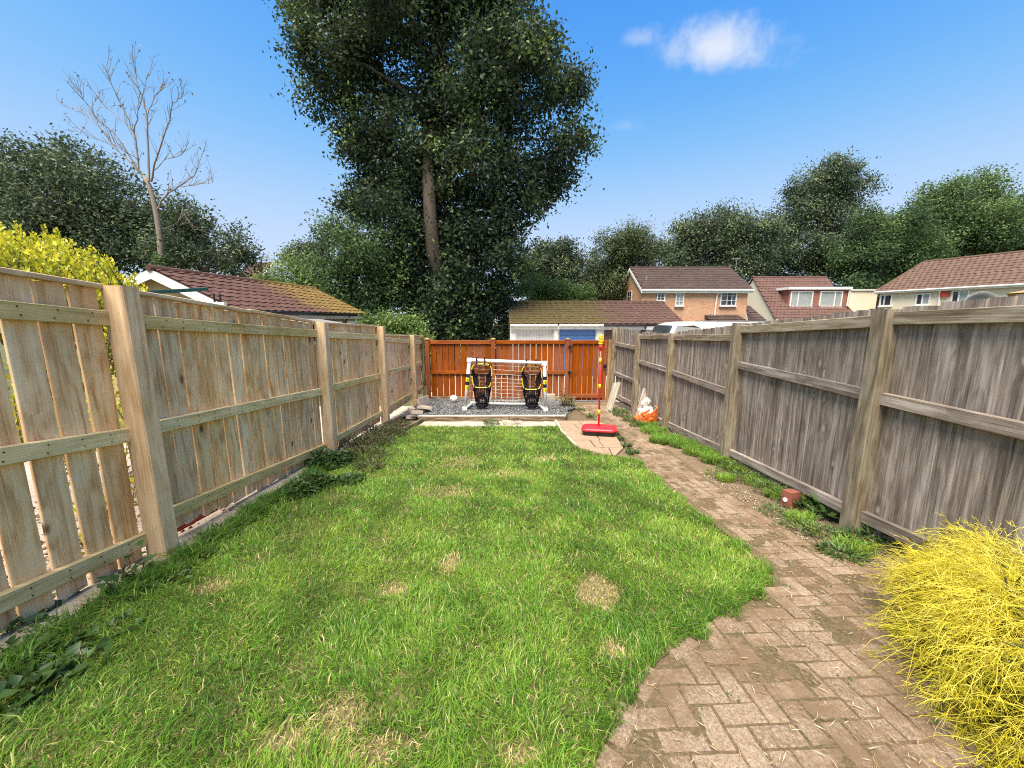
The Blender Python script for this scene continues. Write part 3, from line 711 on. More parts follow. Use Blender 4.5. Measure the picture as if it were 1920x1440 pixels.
# brick path: herringbone, clipped to the path outline
pathbase = thing("brick_path", (1.9, 4.0, gz(4.0)), "worn buff brick path in herringbone running from the foreground to the gate", "path")
def brick_mesh(w, l):
    h = 0.05; b = 0.005
    vs = []
    for z, i in ((-h, 0), (-b, 0), (0, b)):
        vs += [(-l / 2 + i, -w / 2 + i, z), (l / 2 - i, -w / 2 + i, z), (l / 2 - i, w / 2 - i, z), (-l / 2 + i, w / 2 - i, z)]
    fs = [(k * 4 + i, k * 4 + (i + 1) % 4, k * 4 + 4 + (i + 1) % 4, k * 4 + 4 + i) for k in range(2) for i in range(4)] + [(8, 9, 10, 11)]
    me = bpy.data.meshes.new("brick"); me.from_pydata(vs, [], fs); me.update(); me.materials.append(PAVER); return me
U = 0.090
shared = [brick_mesh(U - 0.005 - random.uniform(0, .005), 2 * U - 0.005 - random.uniform(0, .005)) for _ in range(6)]
cand = []
rotp = R(3)
for i in range(-90, 110):
    for j in range(-60, 120):
        if (i - j) % 4 == 0: c = (i + 1.0, j + 0.5, 0)
        elif (i - j) % 4 == 3 : c = (i + 0.5 + 1.0, j + 1.0 - 0.0, 1); c = (i + 0.5, j + 0.0, 1)
        else: continue
        cand.append(c)
# 90-degree herringbone: H bricks at (x, y) with x - y = 0 mod 4, V bricks fill the steps
cells = []
for i in range(-60, 120):
    for j in range(-60, 120):
        if (i + j) % 4 == 0: cells.append((i + 1.0, j + 0.5, 0))       # covers (i,j),(i+1,j)
        if (i + j) % 4 == 2: cells.append((i + 0.5, j + 1.0, 1))       # covers (i,j),(i,j+1)
pl = []
for (cx, cy, o) in cells:
    x, y = cx * U, cy * U
    x, y = x * math.cos(rotp) - y * math.sin(rotp) + 0.4, x * math.sin(rotp) + y * math.cos(rotp) + 0.2
    if not 0.45 < y < 9.6: continue
    l = tabx(PL, y) + 0.01; r = tabx(PR, y) - 0.02
    hx = U if o == 0 else U / 2
    if x - hx * 0.8 < l or x + hx * 0.7 > r: continue
    vis = 1 if (abs(x) < 1.36 * y * 1.1 and y > 0.9) else 0
    pl.append((vis, y, x, o))
pl.sort(key=lambda q: (-q[0], q[1]))
rest = MB()
for idx, (vis, y, x, o) in enumerate(pl):
    sink = random.uniform(-0.004, 0.004) + 0.008
    e = Euler((-0.075 + random.uniform(-.02, .02), random.uniform(-.02, .02), rotp + (math.pi / 2 if o else 0) + random.uniform(-.015, .015)))
    mw = Matrix.Translation((x, y, gz(y) + sink)) @ Matrix.Rotation(-0.075, 4, 'X') @ Euler((random.uniform(-.018, .018), random.uniform(-.018, .018), rotp + (math.pi / 2 if o else 0) + random.uniform(-.02, .02))).to_matrix().to_4x4()
    if idx < 300: put("brick", shared[idx % 6], None, pathbase, mw)
    else:
        me = shared[idx % 6]; rest.add([mw @ v.co for v in me.vertices], [tuple(p.vertices) for p in me.polygons])
if rest.v: tag(rest.build("far_bricks", PAVER, pathbase, recalc=False), kind='stuff')
# edging bricks set on end along the lawn curve near the camera
for y0, x0, a in ((1.05, .30, .9), (1.22, .41, .95), (1.40, .56, .8), (1.60, .80, .55), (1.80, 1.12, .5)):
    mw = Matrix.Translation((x0 + 0.01, y0, gz(y0) + 0.012)) @ Euler((-0.06, 0.02, a)).to_matrix().to_4x4()
    put("brick", shared[0], None, pathbase, mw)

# ------------------------------------------------------------------ stuff: chippings, litter
def stones(n, fx, fy, size, dz, flat=0.6, zfun=None):
    base = np.array([(1, 0, 0), (-1, 0, 0), (0, 1, 0), (0, -1, 0), (0, 0, 1), (0, 0, -1)], float)
    T0 = np.array([(0, 2, 4), (2, 1, 4), (1, 3, 4), (3, 0, 4), (2, 0, 5), (1, 2, 5), (3, 1, 5), (0, 3, 5)])
    x, y = fx, fy
    s = size * rng.uniform(0.5, 1.5, n)
    V = base[None] * rng.uniform(0.55, 1.2, (n, 6, 1)); V[:, :, 2] *= flat
    V[:, :, :2] += rng.normal(0, 0.25, (n, 6, 2))
    a = rng.uniform(0, 6.28, n); ca, sa = np.cos(a), np.sin(a)
    tl = rng.normal(0, 0.35, n)
    X = V[:, :, 0] * ca[:, None] - V[:, :, 1] * sa[:, None]; Y = V[:, :, 0] * sa[:, None] + V[:, :, 1] * ca[:, None]
    Z = V[:, :, 2] + X * tl[:, None]
    P = np.stack([X * s[:, None] + x[:, None], Y * s[:, None] + y[:, None], Z * s[:, None] + (gy(y) + dz)[:, None]], -1).reshape(-1, 3)
    T = (np.arange(n)[:, None, None] * 6 + T0[None]).reshape(-1, 3)
    return P, T
n = 15000
yy = 7.5 + 2.6 * rng.random(n) ; xr = np.interp(yy, [7.4, 8.2, 8.9, 9.5, 10.1], [1.08, 1.2, 1.5, 1.35, 1.05])
xx = -2.28 + (xr + 2.28 + rng.normal(0, .06, n)) * rng.random(n)
P, T = stones(n, xx, yy, 0.017, 0.085)
tag(put("gravel", np_mesh("gravel", P, T), STONE), "loose grey slate chippings spread under the white goal", "gravel", kind='stuff')
n = 2200
yy = rng.uniform(1.2, 4.2, n); xx = np.interp(yy, PR[:, 0], PR[:, 1]) + np.abs(rng.normal(0, 0.22, n)) - 0.06
P, T = stones(n, xx, yy, 0.0065, -0.004)
P2, T2 = stones(2500, rng.uniform(-4.5, -2.5, 2500), rng.uniform(0.8, 6, 2500), 0.018, -0.01)
tag(put("pebbles", np_mesh("pebbles", P, T), PEBBLE), "small pale pebbles and crumbs on bare soil beside the right fence", "pebbles", kind='stuff')
tag(put("neighbour_chippings", np_mesh("neighbour_chippings", P2, T2), PEBBLE), "pinkish chippings on the ground beyond the left fence", "gravel", kind='stuff')
# dry straw, twigs and crumbs lying on the path
n = 3600
yy = 1.0 + 5.6 * rng.random(n) ** 2.2; xx = np.interp(yy, PL[:, 0], PL[:, 1]) + (np.interp(yy, PR[:, 0], PR[:, 1]) - np.interp(yy, PL[:, 0], PL[:, 1])) * rng.random(n)
a = rng.uniform(0, 6.28, n)
V, T, A_ = leaf_arrays(np.stack([xx, yy, gy(yy) + 0.016 + 0.006 * rng.random(n)], 1), np.stack([np.cos(a), np.sin(a), rng.normal(0, .08, n)], 1), rng.uniform(.006, .05, n) ** 1.0, rng.uniform(.0012, .004, n), rng.random(n), 0.1, np.array([0, 0, 1.0]))
tag(put("leaf_litter", np_mesh("leaf_litter", V, T), LITTER), "dry grass clippings, straw and crumbs scattered over the brick path", "litter", kind='stuff')

# ------------------------------------------------------------------ lawn grass
def blades(X, Y, H, Wd, tint, lean=0.6, zoff=0.0, leandir=None):
    n = len(X); B = np.stack([X, Y, gy(Y) + zoff], 1)
    a = rng.uniform(0, 6.28, n) if leandir is None else leandir
    ld = np.stack([np.cos(a), np.sin(a), np.zeros(n)], 1)
    ln = np.abs(rng.normal(lean, 0.3, n))
    b = rng.uniform(0, 6.28, n); sd = np.stack([np.cos(b), np.sin(b), np.zeros(n)], 1) * (Wd / 2)[:, None]
    up = np.array([0, 0, 1.0])[None]
    m = B + (up * 0.62 + ld * (0.25 * ln)[:, None]) * H[:, None]
    tip = B + (up * (1.0 - 0.22 * ln)[:, None] + ld * (0.85 * ln)[:, None]) * H[:, None]
    V = np.stack([B - sd, B + sd, m + sd * 0.8, m - sd * 0.8, tip], 1).reshape(-1, 3)
    k = np.arange(n)[:, None] * 5
    T = np.concatenate([k + [0, 1, 2], k + [0, 2, 3], k + [3, 2, 4]], 1).reshape(-1, 3)
    return V, T, np.repeat(np.clip(tint, 0, 1), 5)
bare = [(g(1122, 1112), 0.115, 0.16), (g(735, 1108), 0.10, .07), (g(402, 1102), 0.11, .08), (g(845, 1060), 0.06, .13), (g(1025, 862), 0.22, .13), (g(640, 1345), 0.11, .10), (g(705, 1412), 0.13, .06),
        (g(940, 892), .2, .12), (g(835, 925), .3, .15), (g(870, 870), .25, .25), (g(1150, 1222), 0.06, .06), (g(1130, 845), .14, .2), (g(980, 1420), .08, .05), (g(540, 1395), .1, .06), (g(1408, 1052), .06, .04)]
def lawn_patch(n, y0, y1, wbase):
    y = rng.uniform(y0, y1, n); x = rng.uniform(-2.3, 1.75, n)
    q = np.stack([x, y, np.zeros(n)], 1)
    ok = (x > tabx(LX, y) - 0.02 + 0.05 * vnoise(q, 7, 1)) & (x < tabx(RX, y) + 0.015 + 0.045 * vnoise(q, 11, 3)) & (y < 6.75) & (np.abs(x) < 1.36 * y + 0.35)
    x, y, q = x[ok], y[ok], q[ok]
    br = np.zeros(len(x))
    for c, rx_, ry_ in bare:
        e = np.sqrt(((x - c.x) / rx_) ** 2 + ((y - c.y) / ry_) ** 2) + 0.35 * vnoise(q, 22, 4)
        br = np.maximum(br, (np.clip((1.3 - e) * 2.2, 0, 1) if rx_ == 0.115 else np.clip(1.35 - e, 0, 1) * (.8 if rx_ < 0.2 else 0.5)))
    thin = vnoise(q, 5.5, 9) + 0.7 * vnoise(q, 14, 2)
    keep = rng.random(len(x)) > np.clip(br * 0.30 + np.clip(-thin - 0.22, 0, 1) * 1.0, 0, 0.9)
    x, y, q, br, thin = x[keep], y[keep], q[keep], br[keep], thin[keep]
    n = len(x)
    tuft = np.clip(vnoise(q, 8.0, 6) * 0.8 + vnoise(q, 21.0, 8) * 0.6, -1, 1)
    edge = np.clip(1 - (tabx(RX, y) - x) / 0.22, 0, 1) + np.clip(1 - (x - tabx(LX, y)) / 0.35, 0, 1)
    H = (0.040 + 0.020 * tuft + 0.012 * np.clip(edge, 0, 1)) * rng.uniform(0.55, 1.45, n) * (1 - 0.62 * br)
    long_ = rng.random(n) < 0.025; H[long_] *= 1.7
    tint = 0.52 + 0.18 * vnoise(q, 3.0, 2) + 0.18 * vnoise(q, 9.0, 12) - 0.10 * tuft + rng.normal(0, 0.13, n) - 0.08 * np.clip(edge, 0, 1)
    tint = np.minimum(tint, 0.74)
    dry = rng.random(n) < np.clip(0.065 + 0.95 * br ** 0.8 + 0.07 * np.clip(-thin, 0, 1), 0, 0.97)
    tint[dry] = rng.uniform(0.78, 1.0, dry.sum())
    ld = rng.uniform(0, 6.28, n)
    sw = rng.random(n) < 0.45
    ld[sw] = (2.2 * vnoise(q, 4.0, 5) * 3.0)[sw] + rng.normal(0, .5, sw.sum())
    return blades(x, y, np.maximum(H, 0.012), wbase * rng.uniform(0.6, 1.3, n), tint, 0.75, 0.0, ld)
V, T, A_ = merge([lawn_patch(165000, 0.75, 2.3, 0.0046), lawn_patch(98000, 2.3, 4.2, 0.0062), lawn_patch(75000, 4.2, 6.8, 0.0095)])
tag(put("grass", np_mesh("grass", V, T, A_), GRASS), "green lawn grass with straw-coloured bare patches between the fences", "grass", kind='stuff')

# ------------------------------------------------------------------ the goal with its target nets
GZ = 0.09                                                # top of the chippings over the ground line
def onbed(px, py): return g(px, py, GZ)
gl, gr = onbed(873, 767), onbed(1023, 770)
gyf = (gl.y + gr.y) / 2
gl = Vector((gl.x, gyf, gz(gyf) + GZ)); gr = Vector((gr.x, gyf - 0.1, gz(gyf) + GZ))
tl_, tr_ = at(880, 675, gyf + 0.05), at(1021, 681, gyf - 0.05)
dep = 0.62
bl_, br_ = gl + Vector((0.10, dep, -0.03)), gr + Vector((-0.14, dep, -0.03))
goal = thing("football_goal", ((gl.x + gr.x) / 2, gyf, gl.z), "small white football goal with black target nets standing on grey gravel", "goal")
def pipe(name, pts, r, mat, par, n=10, smooth=True):
    mb = MB(); mb.tube(pts, r, n); return mb.build(name, mat, par, smooth)
r0 = 0.036
pipe("post", [gl + Vector((0, 0, .0)), tl_ ], r0, WHITE, goal); pipe("post", [gr, tr_], r0, WHITE, goal)
pipe("crossbar", [tl_ + Vector((-.02, 0, 0)), tr_ + Vector((.02, 0, 0))], r0 * 1.05, WHITE, goal)
pipe("ground_bar", [bl_ + Vector((0, 0, r0)), br_ + Vector((0, 0, r0))], r0 * 0.9, WHITE, goal)
for a, b in ((gl, bl_), (gr, br_)):
    pipe("side_bar", [a + Vector((0, 0, r0 * 0.9)), b + Vector((0, 0, r0))], r0 * 0.9, WHITE, goal)
for p in (tl_, tr_, bl_ + Vector((0, 0, r0)), br_ + Vector((0, 0, r0)), gl + Vector((0, 0, .02)), gr + Vector((0, 0, .02))):
    mb = MB(); mb.obox(p, (0.05, 0, 0), (0, 0.044, 0), (0, 0, 0.044)); mb.build("corner_joint", WHITE, goal)
def net(name, corner, mat, rad, nu, nv, sag, par, seed=0):
    """corner(u, v) gives a point; threads both ways"""
    mb = MB()
    for i in range(nu + 1):
        mb.tube([corner(i / nu, k / 10) + sag(i / nu, k / 10) for k in range(11)], rad, 3, False)
    for j in range(nv + 1):
        mb.tube([corner(k / 14, j / nv) + sag(k / 14, j / nv) for k in range(15)], rad, 3, False)
    return mb.build(name, mat, par)
def lerp(a, b, t): return a + (b - a) * t
nz_ = lambda u, v: Vector((mnoise.noise(Vector((u * 5, v * 5, 1))) * 0.035, 0.09 * math.sin(math.pi * u) * v * (1 - v) * 2 + mnoise.noise(Vector((u * 4, v * 4, 7))) * 0.03, mnoise.noise(Vector((u * 5, v * 4, 3))) * 0.03 - 0.05 * math.sin(math.pi * u) * (1 - v) * v * 3))
net("net", lambda u, v: lerp(lerp(tl_, tr_, u), lerp(bl_, br_, u) + Vector((0, 0, .05)), v), CORD, 0.006, 16, 11, nz_, goal)
for a, b, tpp in ((gl, bl_, tl_), (gr, br_, tr_)):
    net("side_net", lambda u, v: lerp(lerp(tpp, a, v), lerp(tpp, b, v), u), CORD, 0.005, 4, 9, lambda u, v: Vector((mnoise.noise(Vector((u * 4, v * 4, a.x))) * .03, 0, 0)), goal)
def target(xc, side, px_l, px_r):
    """hanging target: yellow-edged hole in black mesh, a tapering black pocket below"""
    yt = gyf - 0.02
    Zt = lerp(tl_, tr_, (xc - tl_.x) / (tr_.x - tl_.x)).z - 0.05
    w, hh = 0.215, 0.52
    m = thing("target_net", (xc, yt, Zt - 1.1), ["black net target with yellow edging tied in the goal's top left corner", "black net target with yellow edging tied in the goal's top right corner"][0 if side < 0 else 1], "target net", "target nets tied in the goal's top corners")
    edge = []
    for k in range(25):
        a = k / 24 * 2 * math.pi
        ex, ez = math.cos(a), math.sin(a)
        ex = math.copysign(abs(ex) ** 0.45, ex) * w; ez = math.copysign(abs(ez) ** 0.45, ez) * hh / 2
        edge.append(Vector((xc + ex * (0.92 if ez < 0 else 1.0), yt, Zt - hh / 2 - 0.02 + ez)))
    lenk = 24
    for k in range(lenk):                                # edging tape: yellow with black breaks
        blk = k % 4 == 3
        mb = MB(); mb.tube([edge[k], edge[k + 1]], 0.0115, 6); mb.build("edging_tape", BLACKP if blk else YELP, m)
    # black mesh lobes round the hole and the pocket hanging below
    zb = Zt - hh - 0.02
    def pocket(u, v):
        a = u * 2 * math.pi
        rx = lerp(w * 0.9, 0.13, min(1, v * 1.1)) if v < 0.85 else lerp(0.145, 0.085, (v - .85) / .15)
        ry = lerp(0.05, 0.12, min(1, v * 1.5))
        return Vector((xc + rx * math.cos(a) + 0.02 * side * v, yt + 0.16 * min(1, v * 1.3) + ry * math.sin(a) * 0.8 , zb - v * (zb - gl.z - 0.03)))
    net("pocket", pocket, BLACKNET, 0.0062, 26, 22, lambda u, v: Vector((mnoise.noise(Vector((u * 6, v * 5, xc))) * .015, 0, 0)), m)
    mb = MB()
    for k in range(6):
        mb.tube([pocket(q / 16, 0.86 + 0.024 * k) for q in range(17)], 0.013, 4, False)
    mb.build("pocket_foot", BLACKNET, m)
    def curtain(u, v):
        return Vector((xc + lerp(-w, w, u), yt + 0.05 + 0.12 * math.sin(math.pi * u), Zt - 0.03 - v * hh))
    net("mesh_back", curtain, BLACKNET, 0.004, 22, 18, lambda u, v: Vector((0, 0.0, 0)), m)
    mb = MB()
    for sgn in (-1, 1):                                  # denser black folds at both sides of the hole
        for k in range(9):
            x0 = xc + sgn * (w - 0.012 * k)
            mb.tube([(x0, yt + 0.03, Zt - 0.05 - 0.03 * k), (x0 - sgn * 0.02, yt + 0.06, Zt - hh * 0.6), (x0 - sgn * (0.02 + 0.004 * k), yt + 0.05, Zt - hh)], 0.008, 3, False)
    mb.build("net_folds", BLACKNET, m)
    for q in (-0.5, 0.3) if side < 0 else (-0.55, 0.4):
        mb = MB(); x = xc + q * w; zc = Zt + 0.05
        mb.obox((x, yt - 0.026, zc + 0.0), (0.013, 0, 0), (0, 0.012, 0), (0, 0, 0.075)); mb.obox((x, yt + 0.02, zc + 0.045), (0.013, 0, 0), (0, 0.05, 0), (0, 0, 0.008))
        mb.build("strap", BLACKP, m)
    # sleeve on the upright: black and yellow bands
    px = gl.x + 0.04 if side < 0 else gr.x - 0.01
    for k in range(4):
        z0 = Zt - 0.24 - 0.085 * k
        top, bot = (tl_, gl) if side < 0 else (tr_, gr)
        f0 = (top.z - z0) / (top.z - bot.z); c0 = lerp(top, bot, f0); c1 = lerp(top, bot, (top.z - z0 + 0.075) / (top.z - bot.z))
        mb = MB(); mb.tube([c0, c1], r0 * 1.15, 8); mb.build("sleeve_band", YELP if k % 2 else BLACKP, m)
        if k % 2:
            mb = MB(); c = (c0 + c1) / 2; mb.tube([c + Vector((.0, -r0 * 1.5, .015)), c + Vector((.02, -r0 * 1.45, -.012))], 0.008, 5); mb.build("black_mark", BLACKP, m)
target(tl_.x + 0.27, -1, 0, 0)
target(tr_.x - 0.27, 1, 0, 0)

# ball
bp = g(851, 754, GZ + 0.0)
br0 = 0.095
def ball():
    import bmesh
    t0 = thing("football", bp, "small white ball lying on grey gravel against the orange fence", "ball")
    bm = bmesh.new(); bmesh.ops.create_icosphere(bm, subdivisions=4, radius=br0)
    phi = (1 + 5 ** .5) / 2
    ico = [Vector(v).normalized() for a in (-1, 1) for b in (-phi, phi) for v in ((0, a, b), (a, b, 0), (b, 0, a))]
    hexs = []
    for i in range(12):
        for j in range(i):
            for k in range(j):
                if all((p - q).length < 1.1 for p, q in ((ico[i], ico[j]), (ico[i], ico[k]), (ico[j], ico[k]))): hexs.append((ico[i] + ico[j] + ico[k]).normalized())
    cs = [(c, 1.0) for c in ico] + [(c, 1.0) for c in hexs]
    for v in bm.verts:
        d = v.co.normalized(); ds = sorted((math.acos(max(-1, min(1, d.dot(c)))) for c, _ in cs))
        v.co = d * (br0 - 0.004 * max(0, 1 - (ds[1] - ds[0]) / 0.08))
    me = bpy.data.meshes.new("ball_skin"); bm.to_mesh(me); bm.free(); me.polygons.foreach_set('use_smooth', [True] * len(me.polygons))
    put("ball_skin", me, WHITE, t0, Matrix.Translation(bp + Vector((0, 0, br0 - 0.008))))
    for c in ico[:4]:
        mb = MB(); a = c.orthogonal().normalized(); b = c.cross(a)
        q = c * (br0 + 0.001) + bp + Vector((0, 0, br0 - 0.008))
        mb.poly([q + (a * math.cos(k * 1.2566) + b * math.sin(k * 1.2566)) * 0.02 for k in range(5)]); 
        mb.build("panel_patch", ZINC, t0)
ball()

# ------------------------------------------------------------------ swing-ball set on the slabs
tb = g(1122, 812, 0.02)
tee = thing("swingball_set", tb, "red pole with yellow bands on a red and black base standing on the buff slabs", "garden toy")
def round_rect(cx, cy, hx, hy, rr, z, n=5, rot=0.0):
    out = []
    for (sx, sy, a0) in ((1, 1, 0), (-1, 1, 90), (-1, -1, 180), (1, -1, 270)):
        for k in range(n + 1):
            a = R(a0 + 90 * k / n); x, y = sx * (hx - rr) + rr * math.cos(a), sy * (hy - rr) + rr * math.sin(a)
            out.append(Vector((cx + x * math.cos(rot) - y * math.sin(rot), cy + x * math.sin(rot) + y * math.cos(rot), z)))
    return out
def stack_rings(mb, rings, cap=True):
    n = len(rings[0]); vs = [v for r in rings for v in r]; fs = []
    for i in range(len(rings) - 1):
        for k in range(n): fs.append((i * n + k, i * n + (k + 1) % n, (i + 1) * n + (k + 1) % n, (i + 1) * n + k))
    if cap: fs.append(tuple(reversed(range(n)))); fs.append(tuple(range((len(rings) - 1) * n, len(rings) * n)))
    mb.add(vs, fs)
tilt = lambda v: Vector((v.x, v.y, v.z - 0.075 * (v.y - tb.y)))
cx, cy, rt = tb.x + 0.0, tb.y - 0.04, R(-14)
def rr(h, s, rad=.09): return [tilt(v) for v in round_rect(cx, cy, 0.285 * s, 0.235 * s, rad, tb.z + h, 5, rt)]
mb = MB(); stack_rings(mb, [rr(0.0, .88), rr(0.066, .95), rr(0.072, .92)]); mb.build("lower_base", BLACKP, tee)
mb = MB(); stack_rings(mb, [rr(0.068, .94), rr(0.074, 1.0), rr(0.095, 1.0), rr(0.114, .95), rr(0.124, .86), rr(0.128, .5, .06)]); mb.build("base", REDP, tee, True)
mb = MB()
for q in range(4):                                       # shallow mouldings in the top
    a = rt + q * math.pi / 2 + 0.78
    p = tilt(Vector((cx + .19 * math.cos(a), cy + .16 * math.sin(a), tb.z + .121))); mb.tube([p, p + Vector((0, 0, .006))], .035, 10)
mb.build("base_moulding", REDP, tee)
pole0 = tb + Vector((0, 0, .11)); top = at(1127, 628, tb.y)
P_ = lambda f: lerp(pole0, top, f)
def ff(py): 
    z = at(1124, py, tb.y).z; return (z - pole0.z) / (top.z - pole0.z)
pr = 0.016
pipe("pole", [P_(0), P_(ff(653))], pr, REDP, tee)
for a, b in ((671, 682), (720, 729), (768, 777)): pipe("pole_band", [P_(ff(b)), P_(ff(a))], pr * 1.25, YELP, tee)
mb = MB(); mb.tube([P_(ff(656)), P_(ff(654)), P_(ff(651)), P_(ff(648.5)), P_(ff(647.5))], [.022, .03, .036, .036, .028], 14); mb.build("collar", REDP, tee, True)
mb = MB(); mb.tube([P_(ff(648)), P_(ff(645)), P_(ff(640)), P_(ff(631)), P_(ff(628)), P_(ff(627))], [.026, .031, .033, .033, .026, .008], 14); mb.build("grip_core", YELP, tee, True)
hel = []
for k in range(90):
    f = ff(646) + (ff(630) - ff(646)) * k / 89; a = k * 0.42; hel.append(P_(f) + Vector((.034 * math.cos(a), .034 * math.sin(a), 0)))
pipe("spiral", hel, 0.007, YELP, tee, 5)

# ------------------------------------------------------------------ odds and ends by the fences
def loose(name, label, cat, c, size, mat, rot, group=None, j=0.08, sub=2):
    o = rough_block(name, c, size, mat, None, rot, j, sub); return tag(o, label, cat, group)
def spot(px, py, dz=0.0): 
    p = g(px, py, dz); return p
gB = "loose blocks heaped in the corner by the left fence"
p = spot(776, 786); 
loose("paving_block", "pale block lowest in the heap by the left fence, nearest the lawn", "block", p + Vector((-0.05, -.05, .05)), (.20, .12, .08), BLOCK, Euler((-.25, .15, .6)), gB)
loose("paving_block", "tan block lying across the middle of the corner heap", "block", p + Vector((.02, .16, .10)), (.24, .14, .09), BLOCK, Euler((-.3, .2, .5)), gB)
loose("paving_block", "flat grey-pink block topmost on the corner heap beside gravel", "block", p + Vector((.14, .36, .15)), (.27, .18, .08), BLOCK, Euler((-.35, .25, .55)), gB)
loose("paving_block", "small broken block behind the corner heap against the post", "block", p + Vector((-.16, .40, .10)), (.14, .11, .10), BLOCK, Euler((.1, .2, .3)), gB)
p = spot(797, 764, .05)
loose("paving_block", "large pale slab on edge where the left fence meets gravel", "block", p + Vector((-.06, .12, .10)), (.07, .66, .26), BLOCK, Euler((-.05, -.22, -.12)), gB)
p = spot(1028, 752, .07)
loose("concrete_block", "pale concrete block against the orange fence, right of the goal", "block", p + Vector((0.03, .02, .09)), (.30, .12, .19), CONC, Euler((0, 0, .02)), None, .04)
p = spot(916, 752, .07)
loose("concrete_block", "pale concrete block against the orange fence, seen through the net", "block", p + Vector((0, .06, .10)), (.13, .10, .19), CONC, Euler((0, 0, .05)), None, .04)
for nm, lb, px, py, sz in (("concrete_lump", "largest pale concrete lump on the strip before the sleeper", 952, 797, .2), ("concrete_lump", "small pale concrete lump just right of the largest one", 972, 796, .12)):
    p = spot(px, py); loose(nm, lb, "lump", p + Vector((0, 0, .03)), (sz, .12, .08), CONC, Euler((0, .1, .3)), "broken concrete lumps by the sleeper", .3)
a = at(1041, 751, 10.02); lay = tag(plank("timber_offcut", at(1040, 754, 10.0), at(1060, 748, 10.02), 0.05, 0.06, (0, 0, 1), W_SILVER, None), "short pale timber offcut lying by the foot of the gate", "timber")
# boards leaning on the right fence
q = spot(1141, 772); tp = at(1156, 733, 9.55)
tag(plank("leaning_board", Vector((q.x, q.y, q.z)), Vector((q.x + .24, q.y + .28, q.z + .62)), .22, .035, (-.35, 1, 0), W_SILVER, None, .004), "grey board leaning on the last post of the grey fence by the gate", "board", "boards leaning on the grey fence")
q = spot(1199, 783)
tag(plank("leaning_board", q + Vector((0, .0, 0)), q + Vector((.17, .12, .58)), .17, .03, (-1, .25, 0), W_SILVER, None, .004), "wide silvered board leaning on the grey fence behind the white bag", "board", "boards leaning on the grey fence")
tag(plank("leaning_board", q + Vector((.13, .02, 0.0)), q + Vector((.27, .13, .57)), .055, .05, (-1, .25, 0), W_RAW, None, .004), "narrow tan batten leaning beside the wide silvered board", "batten", "boards leaning on the grey fence")
# sack
def blob(name, c, size, mat, seed, amp=.25, sub=3):
    import bmesh
    bm = bmesh.new(); bmesh.ops.create_icosphere(bm, subdivisions=sub, radius=1)
    for v in bm.verts:
        k = 1 + amp * mnoise.fractal(v.co * 1.7 + Vector((seed, 0, 0)), 1.0, 2.0, 4)
        v.co = Vector((v.co.x * size[0], v.co.y * size[1], v.co.z * size[2])) * k
        if v.co.z < -size[2] * .55: v.co.z = -size[2] * .55
    me = bpy.data.meshes.new(name); bm.to_mesh(me); bm.free(); me.polygons.foreach_set('use_smooth', [True] * len(me.polygons))
    return me
q = spot(1210, 798)
bag = thing("rubbish_sack", q, "white plastic sack wrapped with orange mesh slumped against the grey fence", "sack")
c = q + Vector((.05, .12, .14))
put("sack_body", blob("sack_body", c, (.15, .13, .15), WHITEBAG, 3.0), WHITEBAG, bag, Matrix.Translation(c + Vector((0, .03, .06))))
put("sack_neck", blob("sack_neck", c, (.07, .06, .12), WHITEBAG, 5.0, .4), WHITEBAG, bag, Matrix.Translation(c + Vector((-.03, .02, .25))) @ Euler((.3, .5, 0)).to_matrix().to_4x4())
mb = MB()
for k in range(46):
    a = random.uniform(-2.9, -.3); zz = random.uniform(-.11, .12); pts = []
    for s in range(6):
        aa = a + s * .16; rad = .185 + .015 * mnoise.noise(Vector((k, s, 1))); pts.append(c + Vector((rad * math.cos(aa), rad * .85 * math.sin(aa), zz + .10 * s / 5 * (1 if k % 2 else -1) + .02 * mnoise.noise(Vector((k, s * .7, 4))))))
    mb.tube(pts, .011, 4)
mb.build("orange_netting", ORANGEP, bag)
put("orange_wrap", blob("orange_wrap", c, (.19, .14, .13), ORANGEP, 8.0, .35), ORANGEP, bag, Matrix.Translation(c + Vector((0, -.015, -.02))))
# upright red brick with a white spot
q = spot(1484, 952)
rb = thing("red_brick", q, "red-brown brick standing on end in the weeds by the grey fence", "brick")
rough_block("brick_body", q + Vector((.02, .05, .065)), (.115, .10, .15), BRICKRED, rb, Euler((-.05, .04, .35)), .05, 2)
mb = MB(); mb.tube([q + Vector((-.038, .035, .06)), q + Vector((-.043, .033, .06))], .02, 12); mb.build("white_spot", WHITE, rb)
# red gutter offcut under the left fence
q = spot(390, 990)
rg = thing("red_trough", q, "broken red plastic trough lying under the pale fence's lowest rail", "trough")
mb = MB()
for k in range(8):
    a0, a1 = math.pi * (1 + k / 8), math.pi * (1 + (k + 1) / 8)
    f = lambda a, y: (q.x - .11 + .06 * math.cos(a), q.y + y, gz(q.y + y) + .115 + .06 * math.sin(a))
    mb.add([f(a0, -.26), f(a1, -.26), f(a1, .30), f(a0, .30)], [(0, 1, 2, 3)])
trough = mb.build("trough_shell", TERRA, rg, True)
sm = trough.modifiers.new("thick", 'SOLIDIFY'); sm.thickness = .008

